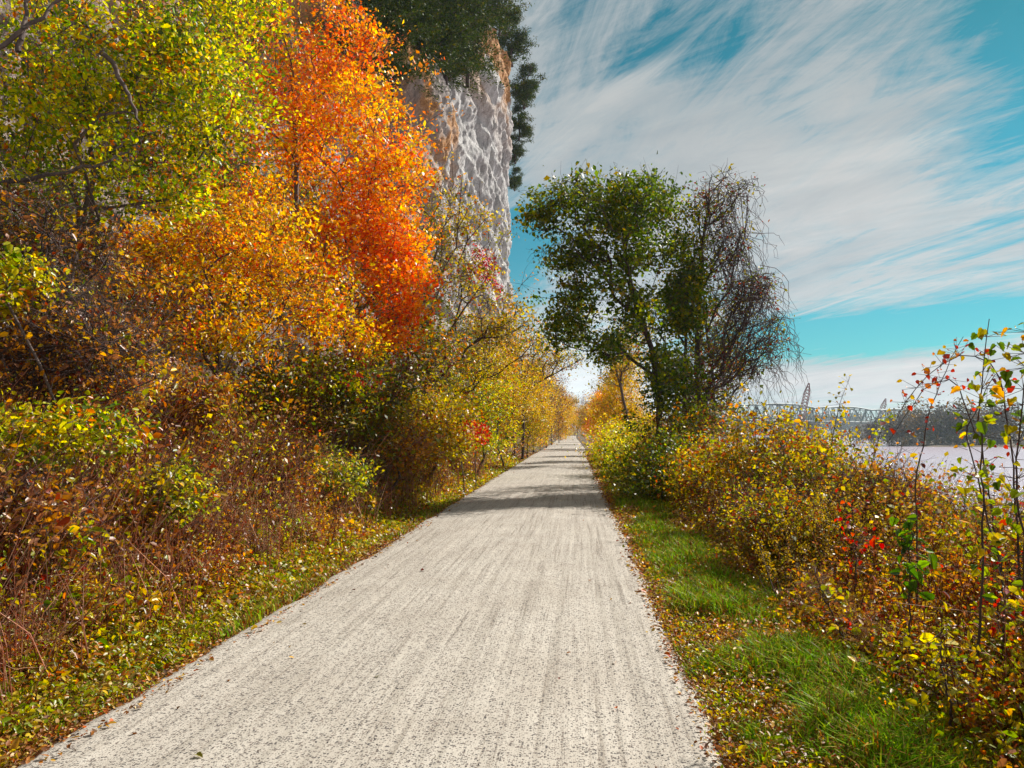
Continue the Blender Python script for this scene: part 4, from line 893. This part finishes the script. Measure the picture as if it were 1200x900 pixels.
# bare dead stalks standing in the weeds
x, y = sample_xy(9500, 2.8, 30, lambda y: (-5.6 - y * 0.12, -3.7 - 0 * y), r_); x, y = clumped(x, y, r_, 0.7, 0.3)
_x, _y = sample_xy(24000, 2.1, 40, lambda y: (0.74 + 0 * y, 2.5 + 0.02 * y), r_); _x, _y = clumped(_x, _y, r_, 0.5, 0.12); _k = (_x > 0.72); _x, _y = _x[_k], _y[_k]
weeds("verge_weeds", _x, _y, (0.03 + 0.05 * r_.random(len(_x))) * (1 + 1.2 * sstep(1.5, 2.4, _x)), lambda p, r: patchpal(p, r, [P_RUST, P_WEED, P_LIME, P_WEED], 1.5, 66), 6, lambda y: 0.018 + 0.0016 * y, 207, stem_r=0.001)
x = np.minimum(x, -3.35)
weeds("dead_stalks", x, y, 0.65 + 1.0 * r_.random(len(x)) * np.clip((-x - 3.3), 0.2, 1), lambda p, r: palette(P_BROWN, len(p), r), 3, lambda y: 0.022 + 0.0015 * y, 205, lean=0.30, stem_r=0.0036, stemcol=[(215, 165, 140, 3), (165, 110, 95, 2), (225, 190, 165, 2)])
# right bank
x, y = sample_xy(30000, 2.2, 44, lambda y: (1.8 + 0.02 * y, 4.9 + 0.06 * y), r_, 1.15); x, y = clumped(x, y, r_, 0.5); x = np.maximum(x, 1.75)
h = (0.14 + 0.55 * np.clip(x - 1.8, 0, 1.5)) * (0.5 + 0.75 * r_.random(len(x))) * (0.45 + 1.1 * fbm(x * 1.0, y * 0.9, 0, 3, 6))
weeds("undergrowth", x, y, np.maximum(h, 0.05), lambda p, r: patchpal(p, r, [P_WEED, P_MIXR, P_LIME, P_STRAWL, P_WEED], 0.8, 63), 11, lambda y: 0.034 + 0.0022 * y, 203, lean=0.32)
x, y = sample_xy(2600, 2.4, 20, lambda y: (2.3 + 0 * y, 4.8 + 0.05 * y), r_); x, y = clumped(x, y, r_, 0.6, 0.3)
x = np.maximum(x, 1.9)
weeds("dead_stalks", x, y, 0.35 + 0.75 * r_.random(len(x)), lambda p, r: palette(P_RUST, len(p), r), 5, lambda y: 0.020 + 0.0015 * y, 206, lean=0.30, stem_r=0.0028, stemcol=[(150, 80, 70, 3), (120, 70, 60, 3), (190, 150, 120, 1)])

def blades(name, x, y, h, pal, seed, w=0.0035):
    r = np.random.default_rng(seed); n = len(x); A = np.stack([x, y, H(x, y) - 0.005], 1)
    a = r.uniform(0, 6.283, n); s = np.stack([np.cos(a), np.sin(a), 0 * a], 1); b_ = np.stack([-np.sin(a), np.cos(a), 0 * a], 1)
    bend = (0.2 + 0.9 * r.random((n, 1))) * h[:, None]; ww = w * (1 + 0.10 * y)[:, None]
    m = A + b_ * bend * 0.25 + [0, 0, 1] * h[:, None] * 0.6; t = A + b_ * bend + [0, 0, 1] * h[:, None] * (1 - 0.35 * r.random((n, 1)))
    V = np.stack([A - s * ww, A + s * ww, m + s * ww * 0.8, m - s * ww * 0.8, t], 1).reshape(-1, 3); k = np.arange(n)[:, None] * 5
    c = np.repeat(pal, 5, axis=0)
    return tag(link(name, fast_mesh(name, V, np.array([[0, 1, 2, 3]]) + k, np.array([[3, 2, 4]]) + k, c), M_GRASS), kind='stuff')
P_GRASS = [(150, 190, 55, 5), (115, 165, 50, 4), (195, 210, 85, 3.5), (175, 165, 95, 1.5), (165, 120, 75, 0.8)]
P_STRAW = [(185, 150, 90, 4), (165, 110, 70, 3), (140, 130, 60, 2), (120, 80, 55, 2)]
def grass():
    r = np.random.default_rng(9)
    x, y = sample_xy(150000, 2.0, 48, lambda y: (0.72 + 0 * y, 2.7 + 0.02 * y), r, 0.9)
    tuft = fbm(x * 1.7, y * 1.1, 0, 3, 71); g = tuft + 0.36 * np.exp(-((x - 1.5) / 0.62) ** 2) - 0.20 * sstep(1.0, 0.7, x)
    keep = r.random(len(x)) < sstep(0.30, 0.58, g) * 0.9 + 0.1; x, y, g = x[keep], y[keep], g[keep]
    h = (0.030 + 0.125 * sstep(0.46, 0.85, g) * (0.5 + fbm(x * 3.1, y * 2.3, 0, 2, 75))) * (0.4 + 1.0 * r.random(len(x)))
    green = palette(P_GRASS, len(x), r, 0.62); st = palette(P_STRAW, len(x), r, 0.7)
    c = np.where((r.random(len(x)) < sstep(0.72, 0.40, g) * 0.75 + 0.20)[:, None], st, green)
    blades("verge_grass", x, y, h, c, 301)
    x, y = sample_xy(60000, 2.4, 48, lambda y: (-5.0 + 0 * y, -2.62 - 0.006 * y), r, 0.95)
    g = fbm(x * 1.3, y * 0.9, 0, 3, 72); keep = r.random(len(x)) < sstep(0.36, 0.6, g) * 0.8 + 0.08; x, y, g = x[keep], y[keep], g[keep]
    h = (0.04 + 0.09 * g) * (0.5 + r.random(len(x)))
    c = np.where((r.random(len(x)) < 0.55)[:, None], palette(P_STRAW, len(x), r, 0.7), palette(P_GRASS, len(x), r, 0.62))
    blades("bank_grass", x, y, h, c, 302)
grass()
def litter():
    r = np.random.default_rng(10); g = Geo()
    P_LIT = [(165, 108, 58, 5), (135, 90, 60, 4), (190, 145, 80, 3), (205, 175, 105, 2.4), (185, 95, 45, 2), (215, 165, 50, 1.6), (100, 74, 52, 2)]
    xs1, ys1 = sample_xy(52000, 2.2, 60, lambda y: (-2.55 - 0.006 * y, -5.6 + 0 * y), r)
    t = r.random(len(xs1)); xs1 = -2.60 - 0.006 * np.clip(ys1 - 10, 0, 40) - (t ** 1.9) * 3.0
    xs2, ys2 = sample_xy(34000, 2.0, 60, lambda y: (0.62 + 0 * y, 2.6 + 0 * y), r); xs2 = 0.70 + (r.random(len(xs2)) ** 2.0) * 1.7
    x = np.concatenate([xs1, xs2]); y = np.concatenate([ys1, ys2]); x += 0.05 * r.normal(size=len(x)); st_ = r.random(len(x)) < 0.010; x[st_] += r.normal(size=int(st_.sum())) * 0.30
    onp = (x > -2.55) & (x < 0.66); z = z0_ = np.where(onp, 0.03 + 0.03 * np.sin(np.pi * ((x + 2.62) / 3.32).clip(0, 1)), H(x, y) + 0.012 + 0.03 * r.random(len(x)) + 0.05 * (r.random(len(x)) < 0.3) * (x > 0.95)); P = np.stack([x, y, z], 1); sz = 0.023 + 0.0015 * y
    n = len(x); nr = norm(np.stack([r.normal(size=n) * 0.35, r.normal(size=n) * 0.35, np.ones(n)], 1))
    leaves(g, P, sz, palette(P_LIT, n, r, 0.7), r, 'oval', 1.6, 0.6, droop=0)
    tag(link("leaf_litter", g.mesh("leaf_litter"), M_DRY), kind='stuff')
litter()
def crumbs():
    r = np.random.default_rng(12); g = Geo(); n = 3800
    y = 2.2 * (16 / 2.2) ** r.random(n); x = r.uniform(-2.6, 0.68, n); s = (r.uniform(0.0016, 0.0045, n))[:, None]
    u = (x + 2.62) / 3.32; z = 0.012 + 0.035 * np.sin(np.pi * u.clip(0, 1)) + 0.002; C = np.stack([x, y, z], 1)
    D = np.array([[1, 0, 0], [-1, 0, 0], [0, 1, 0], [0, -1, 0], [0, 0, 0.7], [0, 0, -0.7]], float)
    V = (C[:, None] + D[None] * s[:, None] * r.uniform(0.6, 1.4, (n, 6, 1))).reshape(-1, 3)
    T = np.array([[0, 2, 4], [2, 1, 4], [1, 3, 4], [3, 0, 4], [2, 0, 5], [1, 2, 5], [3, 1, 5], [0, 3, 5]])
    t = (T[None] + (np.arange(n) * 6)[:, None, None]).reshape(-1, 3); c = palette([(70, 68, 72, 4), (110, 98, 90, 2), (190, 180, 165, 2)], n, r, 0.8)
    g.add(V, None, t, np.repeat(c, 6, axis=0)); tag(link("gravel", g.mesh("gravel"), M_STEM), kind='stuff')
crumbs()

# single fallen leaves and twigs lying on the path
for px, py, s, col, lab in [(302, 735, 0.085, (225, 180, 50), "yellow fallen leaf on the left part of the gravel path near its edge"),
        (416, 691, 0.05, (110, 60, 45), "small dark brown leaf near the left edge of the path, beyond the yellow leaf"),
        (497, 668, 0.05, (120, 60, 45), "small red-brown leaf on the path, farthest of those left of the middle"),
        (441, 794, 0.06, (110, 100, 50), "olive brown curled leaf on the lower left part of the path"),
        (230, 884, 0.038, (150, 140, 60), "greenish leaf lying at the very bottom of the path"),
        (655, 794, 0.055, (125, 55, 40), "rusty leaf in the middle foreground of the path"),
        (786, 769, 0.075, (190, 55, 35), "red leaf at the right edge of the gravel path"),
        (728, 652, 0.06, (200, 120, 50), "tan leaf close to the right edge, halfway up the path")]:
    d = RM @ np.array([(px - 600) / FPX, (450 - py) / FPX, -1.0]); t = -(CAMH - 0.05) / d[2]; p = np.array([0, 0, CAMH]) + d * t
    g = Geo(); r = np.random.default_rng(px); leaves(g, np.zeros((1, 3)), s * 0.72, np.array([lin(col, 0.75)]), r, 'heart', 4.0, 0.75, droop=0)
    tag(link("fallen_leaf", g.mesh("fallen_leaf"), M_DRY, None, tuple(p)), lab, "leaf", "single leaves fallen on the path")

# ------------------------------------------------------------------ cedars and vines on the cliff
def cedar(name, base, h, w, seed, n=900):
    r = np.random.default_rng(seed); base = np.asarray(base, float); g = Geo(); g2 = Geo()
    tubes(g, [base + [0, 0, -1.0], base + [0, 0, h * 0.5]], [base + [0, 0, h * 0.5], base + [0, 0, h]], [0.14, 0.08], [0.08, 0.02], 6)
    f = r.random(n) ** 1.1; a = r.uniform(0, 6.283, n); rad = w * (1 - f) ** 0.5 * (0.30 + 1.1 * r.random(n) ** 1.8); S = base + np.stack([0 * f, 0 * f, f * h * 0.95], 1)
    E = S + np.stack([np.cos(a) * rad, np.sin(a) * rad, rad * r.uniform(-0.25, 0.65, n)], 1)
    tubes(g, S, E, 0.02, 0.008, 3)
    m = 120; ii = np.repeat(np.arange(n), m); t = r.random(len(ii))[:, None] ** 0.5; p = S[ii] + (E - S)[ii] * t + r.normal(size=(len(ii), 3)) * [0.20, 0.20, 0.11]
    leaves(g2, p, 0.19, palette(P_CEDAR, len(ii), r, 0.6), r, 'rhomb', 0.3, 0.35, droop=0.1)
    e = empty(name, base, "x", "tree", "dark cedars on the cliff"); link('trunk', g.mesh("cedar_trunk", False, base), M_BARKD, e); link('crown', g2.mesh("cedar_crown", False, base), M_CEDAR, e)
    return e
ced = [cedar("cedar_tree", (0, -400 - 10 * i, 0), 6.0, 3.0 - 0.4 * i, 401 + i, 120) for i in range(2)]
cb_ = np.array([0.0, -430.0, float(H(0.0, -430.0)) + 0.0]); cq = lambda x, y, z: cb_ + np.array([x, y, z])
rc = plant("cedar_tree", "x", "tree", cb_, [(cq(0, 0, 2.6), np.array([1.5, 1.5, 1.0]), 3), (cq(0.9, -0.4, 1.6), np.array([1.2, 1.1, 0.6]), 2), (cq(-1.0, 0.4, 1.9), np.array([1.1, 1.1, 0.7]), 2), (cq(0.3, 0.2, 4.2), np.array([0.9, 0.9, 1.0]), 1.6), (cq(0.6, -0.3, 0.5), np.array([1.2, 1.0, 0.5]), 1)],
           230, 75, 0.21, 0.19, P_CEDAR, 405, group="dark cedars on the cliff", trunk=[cb_, cq(0.1, 0, 1.5), cq(0, 0.1, 3.5)], r0=0.02, gap=0.7, cut=0.45, aspect=0.35, mat=M_CEDAR, bark=M_BARKD, k=0.6)
CED = [(395, 60, 46, 5.5, "leftmost dark cedar on the cliff ledge, partly behind the orange maple"), (428, 88, 47, 5.5, "second dark cedar from the left on the cliff ledge"), (460, 95, 48, 6.2, "dark cedar hanging lowest over the stained rock"),
       (492, 92, 49, 6.0, "fourth dark cedar from the left on the cliff ledge"), (522, 92, 50, 6.0, "fifth dark cedar from the left, above the orange stain"), (548, 84, 52, 5.8, "cedar at the right end of the ledge row, above the pale rock"),
       (440, 30, 51, 6, "upper dark cedar behind the second one of the ledge row"), (480, 25, 52, 6, "upper dark cedar behind the middle of the ledge row"), (520, 25, 54, 6.2, "upper dark cedar behind the fifth one of the ledge row"), (560, 30, 58, 6.0, "dark cedar on the rim at the top of the pale rock face"),
       (585, 42, 66, 6.0, "rim cedar second from the cliff's right corner"), (600, 78, 73, 6.4, "tall cedar on the cliff's top right corner"), (614, 128, 74, 5.8, "cedar leaning out below the top right corner of the cliff"),
       (608, 165, 74, 4.8, "cedar clinging midway down the cliff's right edge"), (604, 192, 74, 3.6, "small cedar on the right edge of the cliff, below the midway one"), (603, 224, 74, 3.0, "lowest small cedar on the cliff's right edge")]
def face_depth(px, py, Y):
    if px > 575: return Y
    yy = np.linspace(30, 72, 200); fx = np.interp(yy, PLAN[:, 1], PLAN[:, 0]); wx = np.array([W(px, py, t)[0] for t in yy]); k = np.argmax(wx < fx + 0.1) if (wx < fx + 0.1).any() else -1
    return float(yy[np.argmin(np.abs(wx - fx - 0.2))])
for i, (px, py, Y, h, lab) in enumerate(CED):
    Y = face_depth(px, py, Y); p = W(px, py, Y); h = h * Y / 47.0 if px < 575 else h; s = h / 6.0
    if i < 2: o = ced[i]; o.location = tuple(p); o.scale = (s, s, s); o['label'] = lab
    elif i == 10: rc.location = tuple(p); rc.scale = (s, s, s); rc['label'] = lab
    elif i > 10: copy_tree(rc, tuple(p), 2.0 * i, (s * 1.05, s * 1.05, s * 0.95), lab, "dark cedars on the cliff")
    elif i in (4, 7): copy_tree(ced[i % 2], tuple(p), 1.0 * i, (s * 1.3, s * 1.3, s * 0.9), lab, "dark cedars on the cliff")
    else: copy_tree(ced[i % 2], tuple(p), rng.uniform(0, 6), (s * (1.05 if i < 10 else 1.5), s * (1.05 if i < 10 else 1.5), s), lab, "dark cedars on the cliff")
def creeper(px0, py0, px1, py1, Y, lab, seed):
    r = np.random.default_rng(seed); A = W(px0, py0, Y); B = W(px1, py1, Y); f = np.linspace(0, 1, 30)[:, None]
    q = A * (1 - f) + B * f + np.stack([np.sin(f[:, 0] * 9 + seed) * 0.25, 0 * f[:, 0], 0 * f[:, 0]], 1); g = Geo(); tubes(g, q[:-1], q[1:], 0.03, 0.02, 4)
    ii = r.integers(0, 30, 420); g2 = Geo(); p = q[ii] + r.normal(size=(420, 3)) * [0.22, 0.15, 0.3]; leaves(g2, p, 0.17, palette([(200, 45, 60, 4), (170, 30, 50, 3), (220, 80, 60, 2)], 420, r), r, 'rhomb', 0.1, 0.7)
    e = empty("creeper", A, lab, "vine"); link('stem', g.mesh("creeper_stem", False, A), M_BARKD, e); link('leaves', g2.mesh("creeper_leaves", False, A), M_LEAF, e)
creeper(582, 345, 572, 300, 56, "crimson creeper on the lower cliff face, right of the arching tree", 1)
creeper(566, 325, 560, 292, 52, "short crimson creeper left of the longer one on the cliff", 2)
creeper(590, 430, 593, 405, 56, "small crimson creeper low by the cliff's foot", 3)

# ------------------------------------------------------------------ across the river
def far_woods():
    r = np.random.default_rng(77); g = Geo(); gl = Geo()
    # individual crowns and stems, one mass
    def stand(n, fn, h0, h1, leafn, lsz):
        for k in range(n):
            x, y = fn(r); z = float(H(x, y)); h = r.uniform(h0, h1)
            A = np.array([x, y, z]); T = A + [r.normal() * 0.5, 0, h * 0.8]; m = 12
            tubes(g, [A], [T], 0.22, 0.07, 4)
            f = r.uniform(0.3, 1, m)[:, None]; s = A + (T - A) * f; e = s + norm(r.normal(size=(m, 3)) + [0, 0, 0.8]) * h * 0.28; tubes(g, s, e, 0.10, 0.04, 3)
            ii = r.integers(0, m, leafn); t = r.random(leafn)[:, None]; p = s[ii] + (e - s)[ii] * t + r.normal(size=(leafn, 3)) * h * 0.07
            tone = r.choice(3, p=[0.55, 0.3, 0.15])
            pal = [[(110, 96, 88, 3), (90, 84, 76, 3)], [(125, 112, 78, 3), (100, 100, 66, 3)], [(150, 118, 70, 3), (120, 100, 70, 2)]][tone]
            leaves(gl, p, lsz, palette(pal, leafn, r, 0.6), r, 'rhomb', 0.2, 0.7)
    stand(190, lambda r: (r.uniform(118, 330), 306 + abs(r.normal()) * 22), 12, 18, 300, 0.9)
    stand(60, lambda r: (125 + r.uniform(0, 60), 300 + r.uniform(0, 90)), 9, 15, 260, 0.9)
    stand(150, lambda r: (r.uniform(60, 420), 1120 + abs(r.normal()) * 60), 20, 34, 160, 3.0)
    stand(170, lambda r: (r.uniform(118, 330), 299 + abs(r.normal()) * 3), 2.0, 5, 120, 0.6)
    o = empty("far_woods", (200, 320, float(H(200, 320))), None, None, kind='stuff')
    return g, gl, o
g, gl, o = far_woods(); off = np.array(o.location)
link('trunks', g.mesh("woods_trunks", False, off), M_BARKG, o); link('crowns', gl.mesh("woods_crowns", False, off), M_DRY, o)

def bridge():
    A = W(868, 500, 430); B = W(1072, 500, 610); A[2] = B[2] = 0; L = np.linalg.norm(B - A); d = (B - A) / L; s = np.cross(d, [0, 0, 1.0])
    zd = W(968, 495, 515)[2]; e = empty("truss_bridge", (A[0], A[1], zd), "long grey steel truss bridge crossing the river in the distance", "bridge")
    off = np.array([A[0], A[1], zd]); steel = metal_mat("bridge_steel", (0.12, 0.17, 0.17)); conc = metal_mat("pier_concrete", (0.36, 0.34, 0.31), 0.9)
    R = np.stack([d, s, [0, 0, 1]], 1); g = Geo(); g.box(A + d * L / 2 + [0, 0, zd], (L, 9, 1.1), R); link('deck', g.mesh("deck", False, off), steel, e)
    g = Geo()
    for sd_ in (-4.4, 4.4): g.box(A + d * L / 2 + s * sd_ + [0, 0, zd + 1.5], (L, 0.15, 0.2), R)
    for k in range(0, int(L), 6):
        for sd_ in (-4.4, 4.4): g.box(A + d * k + s * sd_ + [0, 0, zd + 1.0], (0.15, 0.15, 1.1), R)
    link('railing', g.mesh("railing", False, off), steel, e)
    ns = 3; sl = L / ns
    for k in range(ns):
        m = 10; p = sl / m
        for sd_ in (-5.0, 5.0):
            g = Geo(); top = []
            for j in range(m + 1):
                f = j / m; z = zd + 0.6 + (7.4 + 2.0 * math.sin(math.pi * f)) * (0 if j in (0, m) else 1); top.append(A + d * (k * sl + j * p) + s * sd_ + [0, 0, z])
            bot = [A + d * (k * sl + j * p) + s * sd_ + [0, 0, zd + 0.3] for j in range(m + 1)]
            S = []; E = []
            for j in range(m): S += [top[j], bot[j]]; E += [top[j + 1], bot[j + 1]]
            tubes(g, S, E, 0.42, 0.42, 4); S, E = [], []
            for j in range(1, m):
                S.append(bot[j]); E.append(top[j])
                if j < m / 2: S.append(top[j]); E.append(bot[j + 1])
                else: S.append(top[j]); E.append(bot[j - 1])
            tubes(g, S, E, 0.24, 0.24, 4); link('truss', g.mesh("truss", False, off), steel, e)
        g = Geo()
        for j in range(1, m):
            z = zd + 0.6 + 7.4 + 2.0 * math.sin(math.pi * j / m); c = A + d * (k * sl + j * p)
            tubes(g, [c + s * 5 + [0, 0, z]], [c - s * 5 + [0, 0, z]], 0.2, 0.2, 4)
        link('top_bracing', g.mesh("bracing", False, off), steel, e)
    for k in range(ns + 1):
        c = A + d * (k * sl); g = Geo(); zb = -7.0
        g.box(c + [0, 0, (zd - 0.6 + zb) / 2], (2.2, 9, zd - 0.6 - zb), R); g.box(c + [0, 0, zd - 0.9], (3.2, 11, 0.9), R)
        link('pier', g.mesh("pier", False, off), conc, e)
bridge()
def crane(pxb, pyb, pxt, pyt, Y, lab):
    base = W(pxb, 520, Y); base[2] = -4.0; piv = W(pxb, pyb, Y); tip = W(pxt, pyt, Y); piv[2] = 1.5; piv[0] = W(pxb - (pxt - pxb) * 0.5, 500, Y)[0]
    base[0] = piv[0] - 3
    e = empty("barge_crane", base, lab, "crane", "cranes by the bridge"); st = metal_mat("crane_paint", (0.24, 0.07, 0.055)); dk = metal_mat("barge_steel", (0.08, 0.08, 0.085))
    g = Geo(); g.box(base + [0, 0, 0.8], (34, 12, 2.2)); g.box(base + [16, 0, 1.2], (4, 10, 1.2)); link('barge', g.mesh("barge", False, base), dk, e)
    g = Geo(); g.box(base + [0, 0, 3.6], (8, 3.4, 3.0)); g.box(base + [3.0, -2.2, 3.7], (2.2, 1.2, 2.4)); g.box(base + [-4.4, 0, 3.4], (1.6, 3.6, 2.2)); cb = link('cab', g.mesh("cab", False, base), st, e)
    g = Geo(); g.box(base + [3.2, -2.83, 4.1], (1.5, 0.08, 1.1)); g.box(base + [4.13, -2.2, 4.1], (0.08, 0.9, 1.1)); link('window', g.mesh("cab_window", False, base), metal_mat("cab_glass", (0.05, 0.07, 0.08), 0.15), cb)
    g = Geo(); g.box(base + [0, 2.0, 2.15], (8.5, 1.1, 1.0)); g.box(base + [0, -2.0, 2.15], (8.5, 1.1, 1.0)); link('tracks', g.mesh("tracks", False, base), dk, e)
    d = norm(tip - piv); u = norm(np.cross(d, [0, 1.0, 0])); v = np.cross(d, u); L = np.linalg.norm(tip - piv); n = 16; g = Geo(); S = []; E = []
    def wd_(f): return 0.25 + 1.15 * min(f * 5, 1, (1 - f) * 5)
    co = [(1, 1), (1, -1), (-1, -1), (-1, 1)]
    for i in range(n):
        f0, f1 = i / n, (i + 1) / n
        for k, (a, c) in enumerate(co):
            a2, c2 = co[(k + 1) % 4]; p0 = piv + d * L * f0 + (u * a + v * c) * wd_(f0); p1 = piv + d * L * f1 + (u * a + v * c) * wd_(f1); p2 = piv + d * L * f1 + (u * a2 + v * c2) * wd_(f1)
            S += [p0, p0]; E += [p1, p2]
    tubes(g, S, E, 0.2, 0.2, 4); link('boom', g.mesh("boom", False, base), st, e)
    g = Geo(); back = base + [-4.5, 0, 9]; hook = tip + [1.5, 0, -L * 0.55]; tubes(g, [base + [-4, 0, 4.5], back, tip], [back, tip, hook], [0.12, 0.045, 0.045], [0.12, 0.045, 0.045], 4); link('cable', g.mesh("cable", False, base), dk, e)
    g = Geo(); tubes(g, [hook, hook - [0, 0, 1.2]], [hook - [0, 0, 1.2], hook - [0, 0, 2.2]], [0.5, 0.5], [0.5, 0.1], 6); link('hook', g.mesh("hook", False, base), dk, e)
crane(940, 500, 948, 449, 470, "nearer dark red crane with the tallest lattice boom behind the bridge")
crane(1030, 500, 1038, 467, 640, "farther crane with a short lattice boom near the bridge's right end")

# ------------------------------------------------------------------ the air over the river valley
def haze():
    g = Geo(); x0, x1, y0, y1, z0, z1 = -60.0, 1500.0, -60.0, 1700.0, -9.0, 62.0
    g.box(((x0 + x1) / 2, (y0 + y1) / 2, (z0 + z1) / 2), (x1 - x0, y1 - y0, z1 - z0))
    m, n = new_mat("river_haze"); out = n.n('ShaderNodeOutputMaterial'); v = n.n('ShaderNodeVolumePrincipled')
    v.inputs['Color'].default_value = (0.72, 0.88, 1.0, 1); v.inputs['Density'].default_value = 0.0002; v.inputs['Anisotropy'].default_value = 0.3
    n.l(v.outputs[0], out.inputs['Volume']); tag(link("haze", g.mesh("haze"), m), kind='stuff')
haze()
